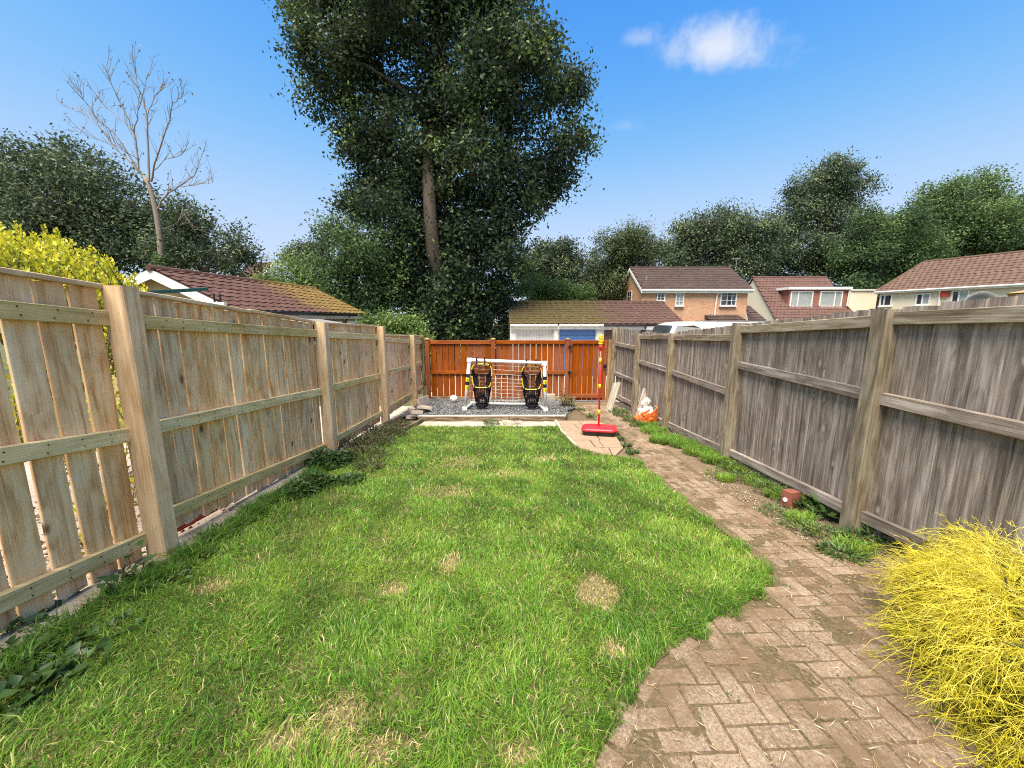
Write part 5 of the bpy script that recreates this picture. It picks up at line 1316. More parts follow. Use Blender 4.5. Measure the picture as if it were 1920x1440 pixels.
# ------------------------------------------------------------------ trees and shrubs
def lobe(px, py, rp, Y, dy=0.0):
    p = at(px, py, Y + dy); return np.array([p.x, p.y, p.z]), rp / FPX * Y
def crown_arrays(lobes, nclump, per, crad, L, Wd, seed, tint0=.45, shell=2.4, gap=0.25, flat=.75, droop=-.15, squash_y=.85, gscale=1.3, sub=8):
    C = np.array([l[0] for l in lobes]); Rr = np.array([l[1] for l in lobes])
    if sub:                                              # boughs: each lobe breaks up into smaller billows
        sdv = unit(rng.normal(size=(len(C), sub, 3)).reshape(-1, 3)).reshape(len(C), sub, 3); sdv[:, :, 2] = sdv[:, :, 2] * .8 + .12
        C2 = (C[:, None] + sdv * (Rr * .68)[:, None, None]).reshape(-1, 3); R2 = np.repeat(Rr, sub) * rng.uniform(.30, .50, len(C) * sub)
        C = np.concatenate([C, C2]); Rr = np.concatenate([Rr * .72, R2])
    k = rng.choice(len(C), nclump, p=Rr ** 2 / (Rr ** 2).sum())
    d = unit(rng.normal(size=(nclump, 3)))
    rad = rng.random(nclump) ** (1 / shell)
    rad = rad * (1 + .10 * vnoise(d * 1.0 + C[k], 3.0, seed))
    P = C[k] + d * (Rr[k] * rad)[:, None] * np.array([1, squash_y, 1])
    keep = vnoise(P, gscale, seed) > -1 + gap * 2 - .35 + rng.normal(0, .15, nclump)
    P, d, k = P[keep], d[keep], k[keep]
    m = np.maximum(2, (per * rng.uniform(.4, 1.5, len(P)))).astype(int)
    idx = np.repeat(np.arange(len(P)), m)
    out = d[idx]; Q = P[idx] + rng.normal(size=(len(idx), 3)) * (crad * rng.uniform(.6, 1.3, len(P)))[idx][:, None] * np.array([1, 1, flat])
    D = out * .5 + rng.normal(size=Q.shape) * .75 + np.array([0, 0, droop])
    ct = rng.normal(0, .17, len(P)) + .12 * vnoise(P, .9, seed + 5)
    lt = rng.normal(0, .14, len(C))
    tint = tint0 + lt[k[idx]] + ct[idx] + rng.normal(0, .12, len(idx))
    young = rng.random(len(P)) < .05
    tint = tint + (young[idx] * .35)
    nb = unit(Q - P[idx] + out * crad * .5 + np.array([0, 0, crad * .45])) * 1.7
    return leaf_arrays(Q, D, L * rng.uniform(.6, 1.35, len(idx)), Wd * rng.uniform(.7, 1.3, len(idx)), tint, .2, nb), P
def branches(mb, base, tips, r0, sag=.0, n=5, sides=4, wig=.06):
    for tpt in tips:
        tpt = Vector(tpt); b = Vector(base); L = (tpt - b).length; pts = []
        for i in range(n + 1):
            f = i / n; p = lerp(b, tpt, f); p += Vector(mnoise.noise_vector(p * .9)) * wig * L * math.sin(math.pi * f); p.z += .10 * L * math.sin(math.pi * f); pts.append(p)
        mb.tube(pts, [max(.006, r0 * (1 - .85 * i / n)) for i in range(n + 1)], sides, False)
def tree(name, label, cat, base, lobes, leaf, nclump, per, crad, L, Wd, seed, group=None, trunk_r=.2, limbs=True, trunkpts=None, twigs=60, bark=None, **kw):
    base = Vector(base); t0 = thing(name, base, label, cat, group)
    (V, T, A_), P = crown_arrays(lobes, nclump, per, crad, L, Wd, seed, **kw)
    put("crown" if 'tree' in name else "foliage", np_mesh("crown", V, T, A_), leaf, t0)
    mb = MB(); cs = [Vector(l[0]) for l in lobes]; mean = sum(cs, Vector()) / len(cs)
    top = Vector((mean.x, mean.y, max(c.z for c in cs)))
    tp = trunkpts or [base - Vector((0, 0, .15)), lerp(base, mean, .35) + Vector((.1, 0, 0)), lerp(base, mean, .75), lerp(mean, top, .6)]
    mb.tube(tp, [trunk_r * (1.15 - .85 * i / (len(tp) - 1)) for i in range(len(tp))], 9)
    if limbs:
        for c, (lc, lr) in zip(cs, lobes):
            a = lerp(tp[1], tp[-1], min(1, max(.05, (c.z - tp[1].z) / max(.1, tp[-1].z - tp[1].z) * .75)))
            branches(mb, a, [c], trunk_r * .42, n=6, sides=5)
            near = P[np.linalg.norm(P - lc, axis=1) < lr * 1.1]
            if len(near):
                for q in near[rng.choice(len(near), min(len(near), max(3, twigs // len(lobes))), replace=False)]: branches(mb, c, [q], trunk_r * .13, n=4, sides=3, wig=.1)
    mb.build("trunk" if 'tree' in name else "stems", bark or BARK, t0, True)
    return t0

# the great ivy-clad evergreen
Yt = 20.0
spec = [(640, 30, 85), (590, 15, 55), (760, 20, 110), (880, 0, 105), (962, 55, 72), (1010, 95, 48), (615, 100, 62), (630, 170, 66), (720, 150, 100), (840, 140, 115), (960, 165, 95), (1052, 185, 58), (1068, 260, 46), (1030, 315, 70), (905, 285, 112), (775, 270, 105), (690, 255, 62), (712, 330, 72), (685, 390, 50), (765, 400, 84), (865, 420, 95), (952, 400, 66), (1000, 380, 42), (745, 470, 58), (825, 500, 80), (905, 490, 72), (800, 580, 68), (880, 580, 76), (935, 540, 44), (840, 620, 70), (765, 540, 50),
        (880, 430, 44), (935, 455, 58), (960, 490, 40), (856, 510, 44), (822, 545, 42), (845, 590, 56), (790, 290, 44), (770, 510, 34), (835, 310, 36),
        (700, -70, 100), (850, -100, 125), (960, -40, 66), (620, -40, 60), (760, -190, 95), (880, -220, 95)]
lob = [lobe(a, b, r * .93, Yt, -1.6 if 31 <= i <= 39 else random.uniform(-1.6, 1.6)) for i, (a, b, r) in enumerate(spec)]
# (lobes 31-39 stand in front and clothe the trunk)
tb0 = Vector((at(842, 640, Yt).x, Yt, gz(Yt)))
tree("evergreen_tree", "huge dark ivy-clad evergreen tree towering behind the orange fence", "tree", tb0, lob, L_OAK, 5000, 40, .33, .185, .108, 1.0, trunk_r=.36, twigs=420,
     trunkpts=[tb0 - Vector((0, 0, .2)), at(828, 540, Yt - 1.0), at(811, 465, Yt - 2.1), at(803, 345, Yt - 2.0), at(800, 250, Yt - .8), at(810, 120, Yt), at(820, -80, Yt)], shell=2.1, gap=.20, tint0=.37, squash_y=.9, gscale=1.3)
T_ = []
# bare dead tree
def dead_tree():
    Yd = 17.0
    t0 = thing("dead_tree", (at(302, 500, Yd).x, Yd, gz(Yd)), "bare leafless pale tree standing before the dark trees on the left", "tree")
    mb = MB()
    P = lambda x, y, d=0: at(x, y, Yd + d)
    bs = at(302, 500, Yd); low = Vector((bs.x, Yd, gz(Yd) - .1))
    mb.tube([low, P(302, 500), P(301, 450), P(293, 400), P(285, 365), P(278, 345), P(270, 330)], [.17, .125, .11, .10, .085, .075, .06], 9)
    mb.build("trunk", BARK_DEAD, t0, True)
    mains = [([(278, 345), (262, 320), (252, 250), (230, 200), (210, 160), (200, 125)], .06, 0), ([(280, 340), (277, 280), (275, 220), (270, 195), (258, 160), (250, 118)], .07, .3), ([(284, 340), (290, 305), (310, 250), (325, 195), (343, 178)], .06, -.4),
             ([(268, 330), (225, 285), (195, 248), (160, 215), (125, 200)], .05, .5), ([(262, 322), (215, 250), (180, 220), (160, 190), (148, 168)], .045, -.3), ([(294, 392), (312, 365), (335, 350), (365, 330), (382, 283)], .06, .2), ([(335, 350), (360, 348), (398, 342)], .03, .1),
             ([(290, 320), (310, 300), (340, 290), (350, 280)], .03, .4), ([(262, 300), (220, 275), (150, 250)], .03, -.6), ([(275, 220), (285, 190), (300, 170), (305, 165)], .03, .3), ([(252, 250), (262, 195), (282, 130)], .035, -.2), ([(253, 255), (235, 230), (190, 195), (185, 180)], .03, .4), ([(302, 430), (330, 420), (345, 400), (370, 440)], .02, -.3)]
    mb = MB(); tw = MB(); leafp = []
    for pts, r, dd in mains:
        pp = [P(x, y, dd * i / len(pts) * 2) for i, (x, y) in enumerate(pts)]
        fine = []
        for i in range(len(pp) - 1):
            for k in range(4): fine.append(lerp(pp[i], pp[i + 1], k / 4) + Vector(mnoise.noise_vector(pp[i] * 3 + Vector((k, 0, 0)))) * .05)
        fine.append(pp[-1]); n = len(fine)
        mb.tube(fine, [r * .6 * (1 - .86 * i / (n - 1)) for i in range(n)], 6, False)
        for i in range(int(n * .25), n):
            for q in range(random.choice((1, 1, 2))):
                d = (fine[min(i + 1, n - 1)] - fine[i - 1]).normalized(); a = (d * .8 + Vector((random.uniform(-1, 1), random.uniform(-1, 1), random.uniform(-.1, .9))) * .8).normalized(); L = random.uniform(.25, .75)
                p1 = fine[i] + a * L * .5 + Vector((0, 0, .03)); p2 = p1 + (a + Vector((0, 0, .5))).normalized() * L * .5
                tw.tube([fine[i], p1, p2], [.010, .007, .004], 4, False)
                for z in range(2):
                    b = lerp(p1, p2, random.random()); e = b + (a + Vector((random.uniform(-1, 1), random.uniform(-1, 1), random.uniform(0, 1)))).normalized() * random.uniform(.15, .4); tw.tube([b, e], [.005, .003], 3, False); leafp.append(e)
    mb.build("branch", BARK_DEAD, t0, True); tag(tw.build("twigs", BARK_DEAD, t0), kind='stuff')
    k = rng.choice(len(leafp), 110); Q = np.array([leafp[i] for i in k])
    V, T, A_ = leaf_arrays(Q, rng.normal(size=Q.shape), .13, .05, rng.random(len(k)) * .3)
    put("withered_leaves", np_mesh("withered_leaves", V, T, A_), LITTER, t0)
    (V, T, A_), _ = crown_arrays([lobe(301, 485, 12, Yd - .1), lobe(302, 500, 14, Yd - .1)], 40, 14, .08, .09, .06, 3.0)
    put("ivy", np_mesh("ivy", V, T, A_), L_MID, t0)
dead_tree()
gL = "dark trees massed behind the left fence"
def LB(lst, Y, jit=1.0): return [lobe(a, b, r, Y, random.uniform(-jit, jit)) for a, b, r in lst]
def bt(px, Y): return (at(px, 560, Y).x, Y, gz(Y))
tree("dark_tree", "dark tree rising above the golden privet at the far left", "tree", bt(60, 19), LB([(-60, 330, 90), (30, 340, 80), (-20, 410, 90), (80, 330, 55), (60, 420, 80), (110, 400, 70), (-80, 430, 80), (20, 480, 70)], 19), L_DARK, 900, 26, .30, .17, .085, 11, gL, gap=.24, trunk_r=.25, twigs=120)
tree("dark_tree", "tallest dark tree directly behind the bare dead tree", "tree", bt(200, 20), LB([(110, 325, 60), (170, 340, 70), (230, 380, 75), (160, 420, 80), (250, 440, 70), (110, 450, 70), (210, 480, 65), (290, 410, 45), (290, 480, 50)], 20), L_DARK, 1000, 26, .30, .17, .085, 12, gL, gap=.27, trunk_r=.25, twigs=160)
tree("dark_tree", "thin-leaved dark tree right of the bare dead tree, over the garage ridge", "tree", bt(390, 19), LB([(340, 420, 52), (390, 440, 50), (430, 470, 42), (360, 490, 50), (420, 500, 40), (330, 470, 50), (455, 490, 26), (310, 500, 40)], 19), L_DARK, 620, 20, .26, .16, .08, 13, gL, gap=.34, trunk_r=.2, twigs=180)
gm = "green trees between the left garage and the great evergreen"
tree("leafy_tree", "dull green leafy tree close on the left of the great evergreen's trunk", "tree", bt(690, 19), LB([(650, 470, 52), (700, 470, 55), (690, 540, 62), (640, 530, 45), (730, 530, 60), (625, 440, 34), (700, 600, 55), (640, 580, 40), (600, 500, 30)], 18.5, .6), L_MID, 900, 24, .26, .16, .08, 14, gm, gap=.2, tint0=.38, trunk_r=.18)
tree("leafy_bush", "pale green rounded bush behind the ridge of the left garage", "bush", bt(545, 22), LB([(545, 510, 30), (515, 525, 30), (580, 525, 30), (550, 545, 40), (605, 545, 32), (490, 540, 24)], 22, .5), L_LIGHT, 460, 24, .22, .13, .07, 15, None, gap=.12, tint0=.4, trunk_r=.1)
tree("leafy_bush", "fresh green low bush just over the far end of the pale fence", "bush", bt(750, 14), LB([(720, 612, 22), (755, 605, 26), (785, 612, 24), (740, 640, 34), (780, 645, 30), (700, 635, 20), (690, 605, 14)], 14, .4), L_LIGHT, 420, 24, .15, .10, .055, 16, None, gap=.1, tint0=.33, trunk_r=.06)
tree("distant_tree", "small dark round tree on the skyline left of the great evergreen", "tree", bt(565, 60), LB([(560, 470, 15), (580, 468, 12), (545, 478, 12), (600, 465, 14), (570, 488, 16), (530, 486, 8), (600, 485, 16)], 60, 1), L_DARK, 240, 20, .6, .42, .22, 17, None, gap=.15, trunk_r=.3, twigs=10)
gr_ = "trees on the wooded slope behind the houses"
tree("dark_tree", "dark bluish tree just right of the great evergreen, over the mossy garages", "tree", bt(1045, 30), LB([(1040, 485, 34), (1010, 500, 30), (1075, 500, 34), (1050, 525, 40), (990, 520, 28), (1020, 470, 20), (1060, 465, 18)], 30, .7), L_DARK, 560, 34, .34, .20, .11, 21, gr_, gap=.2, trunk_r=.25)
tree("leafy_bush", "bright green broad bush behind the mossy garage roof", "bush", bt(1020, 23), LB([(1010, 535, 26), (1040, 545, 26), (980, 545, 22), (1070, 550, 24), (1010, 560, 28), (1095, 555, 22), (1050, 565, 28)], 23, .5), L_LIGHT, 420, 24, .22, .14, .08, 22, None, gap=.12, tint0=.36, trunk_r=.08)
tree("willowy_tree", "airy olive green tree left of the salmon brick house", "tree", bt(1165, 33), LB([(1185, 440, 32), (1160, 465, 40), (1200, 470, 44), (1130, 490, 40), (1180, 500, 46), (1140, 530, 44), (1110, 520, 30), (1225, 465, 28), (1110, 550, 36), (1160, 560, 36)], 33, .8), L_OLIVE, 1100, 36, .36, .21, .08, 23, gr_, gap=.2, tint0=.42, trunk_r=.25, droop=-.5)
tree("broad_tree", "grey-green broad tree rising directly over the salmon brick house roof", "tree", bt(1330, 46), LB([(1300, 440, 40), (1340, 420, 38), (1380, 425, 36), (1280, 470, 42), (1330, 470, 48), (1390, 465, 44), (1420, 440, 34), (1410, 490, 44), (1260, 490, 34), (1310, 510, 44), (1360, 510, 44)], 46, 1), L_DARK, 1300, 40, .55, .27, .145, 24, gr_, gap=.30, tint0=.48, trunk_r=.35)
tree("tall_tree", "tallest tree on the right with gappy crown behind the chalet bungalow", "tree", bt(1530, 50), LB([(1545, 330, 36), (1580, 325, 34), (1515, 355, 40), (1560, 370, 44), (1600, 365, 34), (1490, 400, 44), (1540, 420, 50), (1595, 420, 40), (1460, 440, 42), (1500, 470, 52), (1570, 470, 52), (1450, 490, 40), (1540, 510, 50), (1600, 510, 44), (1480, 520, 40)], 50, 1.2), L_DARK, 1800, 38, .55, .28, .15, 25, gr_, gap=.35, tint0=.46, trunk_r=.4, twigs=140)
tree("broad_tree", "mid green tree filling the gap behind the flat cream extension", "tree", bt(1650, 44), LB([(1640, 430, 40), (1680, 440, 44), (1620, 480, 44), (1670, 490, 50), (1640, 525, 44), (1720, 470, 46), (1700, 520, 44), (1600, 540, 34), (1590, 500, 30)], 44, 1), L_MID, 1100, 38, .55, .26, .14, 26, gr_, gap=.2, tint0=.36, trunk_r=.35)
tree("broad_tree", "fresh green high tree behind the ridge of the cream house", "tree", bt(1770, 46), LB([(1750, 385, 38), (1790, 375, 36), (1830, 365, 40), (1720, 420, 40), (1770, 425, 46), (1830, 415, 46), (1740, 460, 44), (1800, 460, 46), (1860, 390, 34), (1690, 455, 30)], 46, 1), L_MID, 1250, 38, .55, .27, .145, 27, gr_, gap=.28, tint0=.52, trunk_r=.35)
tree("broad_tree", "deep green tree at the far right edge behind the cream house roof", "tree", bt(1900, 44), LB([(1870, 420, 44), (1910, 410, 46), (1950, 400, 50), (1900, 455, 46), (1850, 460, 40), (1960, 460, 50), (2000, 420, 50)], 44, 1), L_MID, 950, 38, .55, .27, .145, 28, gr_, gap=.28, tint0=.44, trunk_r=.35)
tree("dark_bush", "dark shady undergrowth between the great evergreen and the garage's left end", "bush", bt(925, 19), LB([(900, 590, 34), (930, 570, 30), (940, 610, 28), (905, 630, 30), (935, 540, 24), (880, 610, 30), (945, 640, 20)], 19.2, .3), L_OAK, 420, 26, .22, .16, .09, 31, None, gap=.1, tint0=.38, trunk_r=.08)
# far wood closing the gaps below the crowns
V0 = []
lobs = [lobe(px, 560 + random.uniform(-8, 10), random.uniform(30, 42), 62 + random.uniform(-4, 4)) for px in range(-300, 2300, 45) if not 560 < px < 640 and not 920 < px < 985]
(V, T, A_), _ = crown_arrays(lobs, 2600, 16, .8, .6, .34, 40, gap=.12, tint0=.35)
tag(put("far_woodland", np_mesh("far_woodland", V, T, A_), L_MID), "far belt of dark green woodland closing the view between the houses", "woodland", kind='stuff')

# golden privet beyond the left fence
def upright_shrub(name, label, cat, shoots, leaf, L, Wd, ht, seed, spacing=.03):
    c = sum((Vector(s[0]) for s in shoots), Vector()) / len(shoots); t0 = thing(name, (c.x, c.y, gz(c.y)), label, cat)
    mb = MB(); parts = []
    for tip, low in shoots:
        tip, low = Vector(tip), Vector(low); n = 6
        pts = [lerp(low, tip, i / n) + Vector(mnoise.noise_vector(lerp(low, tip, i / n) * 2 + Vector((seed, 0, 0)))) * .04 * (1 - i / n) for i in range(n + 1)]
        mb.tube(pts, [.007 * (1 - .8 * i / n) for i in range(n + 1)], 4, False)
        LL = (tip - low).length; k = int(LL / spacing)
        ax = (tip - low).normalized(); o = ax.orthogonal().normalized(); b = ax.cross(o)
        P, D, tt, sz = [], [], [], []
        ph = random.random() * 6
        for i in range(k):
            f = (i + .5) / k; p = lerp(low, tip, f)
            for s in (0, math.pi):
                a = ph + i * 1.57 + s; dr = (o * math.cos(a) + b * math.sin(a)) * .8 + ax * (.55 + .5 * f); P.append(p); D.append(dr); tt.append(.06 + .95 * f ** 1.35 + random.gauss(0, .10)); sz.append((.55 if f > .93 else 1) * random.uniform(.7, 1.25))
        if P: parts.append(leaf_arrays(np.array([tuple(p) for p in P]), np.array([tuple(d) for d in D]), L * np.array(sz), Wd * np.array(sz), np.array(tt), .25))
    V, T, A_ = merge(parts); put("foliage", np_mesh("foliage", V, T, A_), leaf, t0); tag(mb.build("stems", BARK, t0), kind='stuff')
    return t0
outl = [(-160, 400), (-80, 410), (0, 418), (60, 425), (105, 428), (140, 452), (175, 470), (205, 485), (232, 502), (262, 522), (290, 540)]
ox, oy = [o[0] for o in outl], [o[1] for o in outl]
sh = []
for k in range(950):
    px = random.uniform(-170, 275); d = random.random() ** .8 * 130; py = np.interp(px, ox, oy) + d + random.uniform(-14, 12) * (1 if d < 20 else 0)
    Y = 3.35 + .0016 * (px - 50) + random.uniform(-.55, .75) - .2 * min(1, d / 120)
    tip = at(px, py, Y); 
    if tip.x > -2.62: tip.x = -2.62 - random.random() * .2
    sh.append((tip, tip + Vector((random.uniform(-.12, .12), random.uniform(-.12, .12), -random.uniform(.22, .42)))))
upright_shrub("golden_privet", "golden yellow leafy privet bush topping the near end of the pale left fence", "shrub", sh, L_GOLD, .046, .026, .3, 2, .024)
# more golden and green growth seen through the gaps between the boards
sh = [(Vector((-2.75 - random.random() * .5, random.uniform(.9, 4.2), random.uniform(.1, 1.25))),) for _ in range(170)]
sh = [(a[0], a[0] + Vector((random.uniform(-.1, .1), random.uniform(-.1, .1), -random.uniform(.2, .45)))) for a in sh]
upright_shrub("green_shrub", "leafy yellow-green growth glimpsed between the near boards of the pale fence", "shrub", sh, L_GOLD, .045, .025, .3, 5, .03)

# golden thread-leaf conifer in the right foreground
def thread_conifer():
    c0 = Vector((2.19, 1.40, gz(1.40))); rx, ry, hz = .50, .80, .54
    t0 = thing("golden_conifer", c0, "bright yellow thread-leaved conifer mound in the right foreground corner", "shrub")
    n = 9000; seg = 4
    u = rng.random(n); th = rng.uniform(0, 2 * math.pi, n); ph = np.arccos(1 - u * .98)
    rr_ = rng.uniform(.55, 1.0, n)
    d = np.stack([np.sin(ph) * np.cos(th), np.sin(ph) * np.sin(th), np.cos(ph)], 1)
    base = np.array(c0) + d * np.array([rx, ry, hz]) * (rr_ * .80)[:, None] * (1 + .22 * vnoise(d, 4.5, 3.0))[:, None]
    base[:, 2] = np.maximum(base[:, 2], gy(base[:, 1]) + .02)
    # sprays: every spray throws its strands outwards and down from one shoot
    ns = 330; sd = unit(rng.normal(size=(ns, 3))); sd[:, 2] = np.abs(sd[:, 2]) * rng.uniform(.5, 1.2, ns); sd = unit(sd)
    so = np.array(c0) + sd * np.array([rx, ry, hz]) * (rng.uniform(.50, .95, ns) * (1 + .18 * vnoise(sd, 4.5, 3.0)))[:, None]
    k = rng.integers(0, ns, n); d = sd[k]; rr_ = .55 + .45 * rng.random(n)
    ax = unit(sd * np.array([1, 1, .55]) + np.array([-.30, -.22, .05]) + rng.normal(0, .35, (ns, 3)))
    base = so[k] + rng.normal(0, .03, (n, 3)) - ax[k] * (rng.random(n) * .09)[:, None]
    base[:, 0] += .60 * (base[:, 1] - c0.y)
    base[:, 2] = np.maximum(base[:, 2], gy(base[:, 1]) + .02)
    flow = unit(ax[k] + rng.normal(0, .52, (n, 3))); Ls = rng.uniform(.07, .24, n)
    ks = np.linspace(0, 1, seg + 1)
    side = unit(np.cross(flow, rng.normal(size=(n, 3))))
    bend = rng.normal(0, .26, n)
    Pn = np.stack([base + flow * (Ls * k)[:, None] + side * (bend * Ls * k * k)[:, None] + np.array([0, 0, -1.0]) * (Ls * .42 * k * k)[:, None] + rng.normal(0, .004, (n, 3)) for k in ks], 1)
    Pn[:, :, 2] = np.maximum(Pn[:, :, 2], gy(Pn[:, :, 1]) + .012)
    Pn[:, :, 0] = np.minimum(Pn[:, :, 0], 2.63)
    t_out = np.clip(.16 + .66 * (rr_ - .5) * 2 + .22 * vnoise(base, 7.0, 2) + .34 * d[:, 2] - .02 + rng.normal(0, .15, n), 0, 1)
    def ribbons(Pn, wd, tint):
        n, m = Pn.shape[:2]
        dirs = np.gradient(Pn, axis=1); dirs /= np.maximum(np.linalg.norm(dirs, axis=2, keepdims=True), 1e-9)
        ref = unit(rng.normal(size=(n, 3)))[:, None]; s = np.cross(dirs, np.broadcast_to(ref, dirs.shape)); s /= np.maximum(np.linalg.norm(s, axis=2, keepdims=True), 1e-9); b = np.cross(dirs, s)
        tap = np.linspace(1, .35, m)[None, :, None] * np.asarray(wd)[:, None, None]
        V = np.stack([Pn + s * tap, Pn - s * tap * .5 + b * tap * .86, Pn - s * tap * .5 - b * tap * .86], 2).reshape(-1, 3)
        i = np.arange(n)[:, None, None, None] * m * 3; j = np.arange(m - 1)[None, :, None, None] * 3
        q = np.array([[0, 1, 4, 3], [1, 2, 5, 4], [2, 0, 3, 5]])[None, None]
        F = (i + j + q).reshape(-1, 4)
        return V, np.concatenate([F[:, [0, 1, 2]], F[:, [0, 2, 3]]]), np.repeat(np.clip(tint, 0, 1), m * 3)
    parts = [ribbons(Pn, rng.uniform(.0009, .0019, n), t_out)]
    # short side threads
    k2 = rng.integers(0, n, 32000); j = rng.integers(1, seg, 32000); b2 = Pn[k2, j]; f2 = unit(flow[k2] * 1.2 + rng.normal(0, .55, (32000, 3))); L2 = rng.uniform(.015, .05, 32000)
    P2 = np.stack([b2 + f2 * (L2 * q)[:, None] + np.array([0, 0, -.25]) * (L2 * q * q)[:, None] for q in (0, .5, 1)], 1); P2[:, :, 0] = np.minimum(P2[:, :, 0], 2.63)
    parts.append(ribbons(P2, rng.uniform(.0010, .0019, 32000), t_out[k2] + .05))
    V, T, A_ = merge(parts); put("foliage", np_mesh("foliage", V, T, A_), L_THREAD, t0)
    mb = MB()
    for k in range(60):
        i = rng.integers(0, n); mb.tube([c0 + Vector((random.uniform(-.05, .05), random.uniform(-.05, .05), 0)), lerp(c0, Vector(base[i]), .6) + Vector((0, 0, .05)), Vector(base[i])], [.012, .006, .003], 4, False)
    mb.build("stems", BARK, t0)
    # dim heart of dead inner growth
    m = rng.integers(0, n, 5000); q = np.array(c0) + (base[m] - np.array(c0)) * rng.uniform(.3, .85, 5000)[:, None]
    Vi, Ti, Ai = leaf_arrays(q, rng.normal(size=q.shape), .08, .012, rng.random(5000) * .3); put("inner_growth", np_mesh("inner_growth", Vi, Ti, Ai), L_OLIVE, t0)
thread_conifer()

# ------------------------------------------------------------------ weeds along the fences
def weed_cloud(name, label, cat, centres, leaf, n, L, Wd, tint0=.5, group=None, stems=True, up=.5):
    """low leafy growth: list of (x, y, radius, height)"""
    C = np.array(centres, float); w = C[:, 2] ** 2; k = rng.choice(len(C), n, p=w / w.sum())
    a = rng.uniform(0, 6.28, n); r = np.sqrt(rng.random(n)) * C[k, 2]
    x, y = C[k, 0] + r * np.cos(a), C[k, 1] + r * np.sin(a)
    h = C[k, 3] * np.sqrt(np.clip(1 - (r / C[k, 2]) ** 2, 0.02, 1)) * rng.uniform(.25, 1.05, n) + .005
    P = np.stack([x, y, gy(y) + h], 1); D = np.stack([np.cos(a) * .7, np.sin(a) * .7, np.full(n, up - .3)], 1) + rng.normal(0, .45, (n, 3))
    sz = rng.uniform(.5, 1.35, n)
    V, T, A_ = leaf_arrays(P, D, L * sz, Wd * sz, tint0 + .1 * vnoise(P, 5, 3) + rng.normal(0, .17, n), .22, np.array([0, 0, 1.6]))
    c = C.mean(0); t0 = thing(name, (c[0], c[1], gz(c[1])), label, cat, group)
    put("foliage", np_mesh("foliage", V, T, A_), leaf, t0)
    if stems:
        mb = MB()
        for i in rng.choice(n, min(n, 90), replace=False): mb.tube([(P[i, 0] + random.uniform(-.05, .05), P[i, 1] + random.uniform(-.05, .05), gz(P[i, 1]) - .01), tuple(P[i])], [.003, .0015], 3, False)
        tag(mb.build("stems", L_WEED if leaf is not L_DRY else LITTER, t0), kind='stuff')
    return t0
def W2(px, py, r, h): p = g(px, py); return (p.x, p.y, r, h)
weed_cloud("bindweed_plant", "broad-leaved bindweed climbing out at the near foot of the pale fence", "weed", [W2(10, 1185, .16, .12), W2(70, 1160, .10, .16), (-2.2, 1.95, .09, .2), W2(120, 1215, .13, .05), (-2.24, 2.08, .06, .30), W2(40, 1250, .12, .06), W2(90, 1240, .12, .05), W2(20, 1215, .14, .10), W2(60, 1290, .14, .05), W2(150, 1260, .13, .05), W2(10, 1330, .14, .06), W2(220, 1190, .1, .04)], L_WEED, 640, .06, .042, .42)
weed_cloud("ground_weed", "flat yellow-green weeds on soil between near post and lawn", "weed", [W2(200, 1150, .15, .04), W2(260, 1100, .10, .05), W2(150, 1190, .10, .04), W2(330, 1090, .12, .05), W2(380, 1050, .12, .06), W2(420, 1010, .12, .06), W2(470, 970, .12, .07), W2(520, 940, .12, .08)], L_WEED, 1100, .032, .022, .62)
weed_cloud("nettle_clump", "dense green nettles heaped at the foot of the second pale fence post", "weed", [W2(610, 880, .20, .22), W2(590, 915, .18, .14), W2(640, 870, .14, .16), W2(560, 930, .16, .12), W2(655, 905, .16, .05), (-2.25, 4.4, .12, .24)], L_WEED, 2600, .05, .032, .42)
weed_cloud("weed_patch", "tangled dry green weeds between the pale fence and lawn's far left corner", "weed", [W2(680, 860, .30, .14), W2(700, 835, .32, .16), W2(730, 820, .30, .14), W2(745, 800, .25, .13), W2(660, 840, .22, .17), W2(715, 815, .3, .16), W2(690, 880, .2, .07)], L_DRY, 5200, .042, .018, .34)
weed_cloud("weed_strip", "straggling low weeds along the pale fence between its first two posts", "weed", [(-2.2, y_, .12, .07) for y_ in (2.7, 3.0, 3.3, 3.6, 3.9, 4.2)], L_WEED, 900, .035, .016, .35)
weed_cloud("dock_plant", "light green dock leaves by the nearest grey fence post", "weed", [W2(1545, 965, .11, .10), W2(1515, 955, .09, .09), W2(1560, 975, .06, .07)], L_WEED, 130, .085, .035, .72)
weed_cloud("dock_plant", "round-leaved weed right beside the red-brown brick", "weed", [W2(1508, 950, .06, .11), W2(1500, 935, .06, .10)], L_WEED, 110, .04, .032, .80)
weed_cloud("weed_strip", "mixed yellowing weeds and grass between the middle of the path and grey fence", "weed", [W2(1400, 900, .16, .07), W2(1440, 920, .15, .08), W2(1370, 880, .14, .09), W2(1470, 935, .13, .09), W2(1420, 890, .12, .10), W2(1450, 960, .1, .03), W2(1540, 1000, .12, .04), W2(1500, 990, .12, .04), W2(1340, 890, .1, .05), W2(1580, 1040, .14, .03)], L_WEED, 2600, .045, .010, .78)
weed_cloud("ground_weed", "sparse green weeds between grey fence and yellow conifer", "weed", [W2(1640, 1020, .16, .09), W2(1700, 1030, .14, .12), W2(1600, 1010, .12, .05), W2(1570, 1040, .1, .03)], L_WEED, 420, .05, .018, .62)
weed_cloud("ground_weed", "low green weeds at the foot of the leaning boards by the gate", "weed", [W2(1165, 780, .16, .14), W2(1180, 790, .14, .10), W2(1195, 800, .12, .10), W2(1150, 772, .1, .10)], L_WEED, 700, .05, .022, .72)
weed_cloud("ground_weed", "small yellow-green weed at the corner of gravel and path", "weed", [W2(1108, 783, .10, .09), W2(1090, 770, .08, .06)], L_WEED, 160, .05, .025, .85)
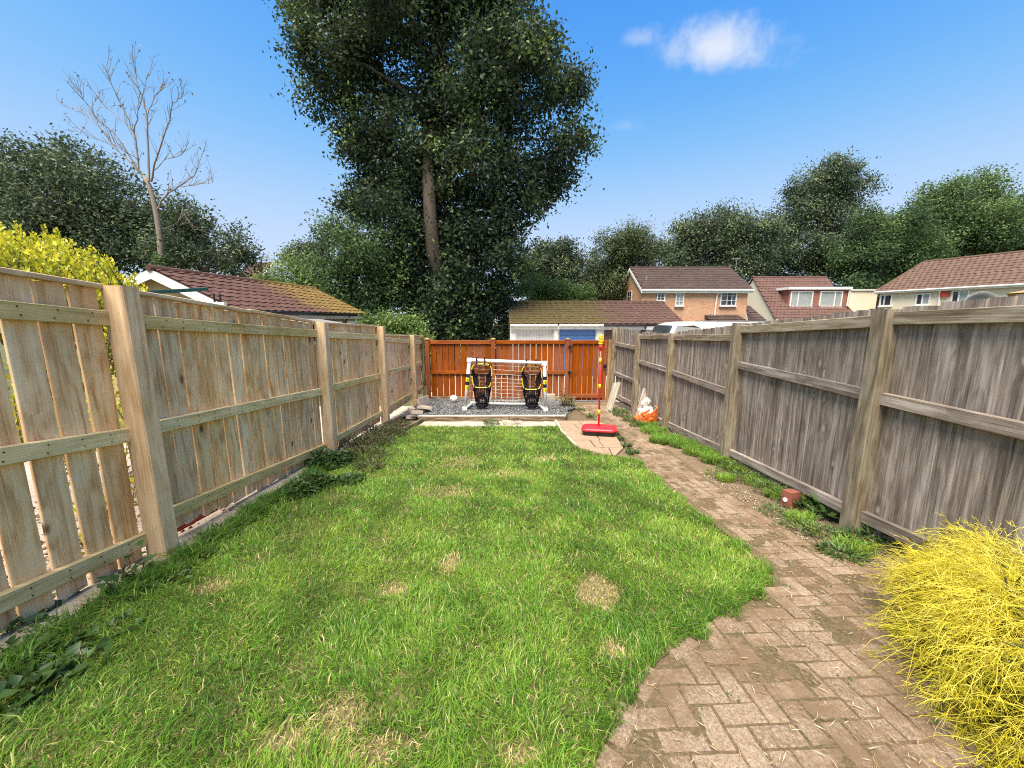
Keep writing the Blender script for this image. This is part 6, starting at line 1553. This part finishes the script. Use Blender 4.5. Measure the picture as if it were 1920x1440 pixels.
weed_cloud("weed_line", "thin line of green weeds between slab pad and brick path", "weed", [W2(1165, 825, .05, .05), W2(1175, 838, .06, .05), W2(1185, 850, .07, .05), W2(1158, 815, .04, .04)], L_WEED, 240, .045, .02, .55)
weed_cloud("weed_tuft", "green weed tuft growing before the middle of the sleeper", "weed", [W2(922, 797, .13, .09), W2(915, 806, .12, .05)], L_WEED, 300, .06, .014, .6)
p = g(1064, 762, .07)
weed_cloud("rose_bush", "small sparse rose bush with reddish leaves growing by the garden gate", "shrub", [(p.x, p.y - .02, .16, .40), (p.x - .12, p.y, .10, .46), (p.x + .08, p.y, .10, .3)], L_ROSE, 260, .055, .036, .5)
# tiny weeds in the brick joints
n = 60
y_ = 1.0 + 3.6 * rng.random(n); x_ = tabx(PL, y_) + .06 + (tabx(PR, y_) - tabx(PL, y_) - .1) * rng.random(n)
weed_cloud("joint_weeds", "scattered tiny weeds sprouting from the joints of the brick path", "weed", [(a, b, random.uniform(.008, .028), .012) for a, b in zip(x_, y_)], L_WEED, 620, .012, .005, .62, stems=False)
# long grass on the far side of the path
def grass_bank(label, pts, n, h, w, tint):
    C = np.array(pts); k = rng.integers(0, len(C), n); a = rng.uniform(0, 6.28, n); r = np.sqrt(rng.random(n)) * C[k, 2]
    x, y = C[k, 0] + r * np.cos(a), C[k, 1] + r * np.sin(a)
    ok = x < tabx(RPX, y) + .1; x, y = x[ok], y[ok]; m = len(x)
    V, T, A_ = blades(x, y, h * rng.uniform(.4, 1.3, m), w * rng.uniform(.7, 1.3, m), np.minimum(.75, tint + rng.normal(0, .12, m)), .9)
    tag(put("long_grass", np_mesh("long_grass", V, T, A_), GRASS), label, "grass", kind='stuff')
grass_bank("bank of lush grass at the foot of the grey fence behind the path", [W2(1225, 810, .22, 0), W2(1250, 825, .22, 0), W2(1280, 835, .2, 0), W2(1310, 850, .2, 0), W2(1340, 865, .16, 0), W2(1235, 830, .12, 0), W2(1215, 800, .16, 0)], 9000, .10, .009, .50)
grass_bank("thin uneven grass between brick path and grey fence", [W2(1380, 880, .16, 0), W2(1420, 905, .15, 0), W2(1460, 930, .12, 0), W2(1500, 975, .10, 0), W2(1360, 900, .08, 0), W2(1600, 1030, .12, 0)], 2600, .075, .006, .62)
grass_bank("long uncut grass along the stones under the pale fence", [(-2.16 - .05 * random.random(), yy_, .10, 0) for yy_ in np.linspace(1.2, 4.7, 16)], 9000, .12, .006, .30)
grass_bank("tufts of long grass spilling over the lawn edge onto the path", [(float(tabx(RX, yy_)) - .03, yy_, .07, 0) for yy_ in (1.7, 1.85, 2.0, 2.12, 2.25, 2.5, 2.9, 3.4, 4.0, 4.5, 5.0)], 3200, .062, .0045, .42)

# broad-leaved weeds and clover dotted through the lawn
y_ = rng.uniform(1.1, 6.2, 70); x_ = rng.uniform(-2.1, 1.3, 70); ok = x_ < tabx(RX, y_) - .1
weed_cloud("lawn_clover", "small round-leaved clover and plantain scattered through the lawn grass", "weed", [(a, b, random.uniform(.03, .10), .03) for a, b in zip(x_[ok], y_[ok])], L_WEED, 2200, .016, .013, .66, stems=False)
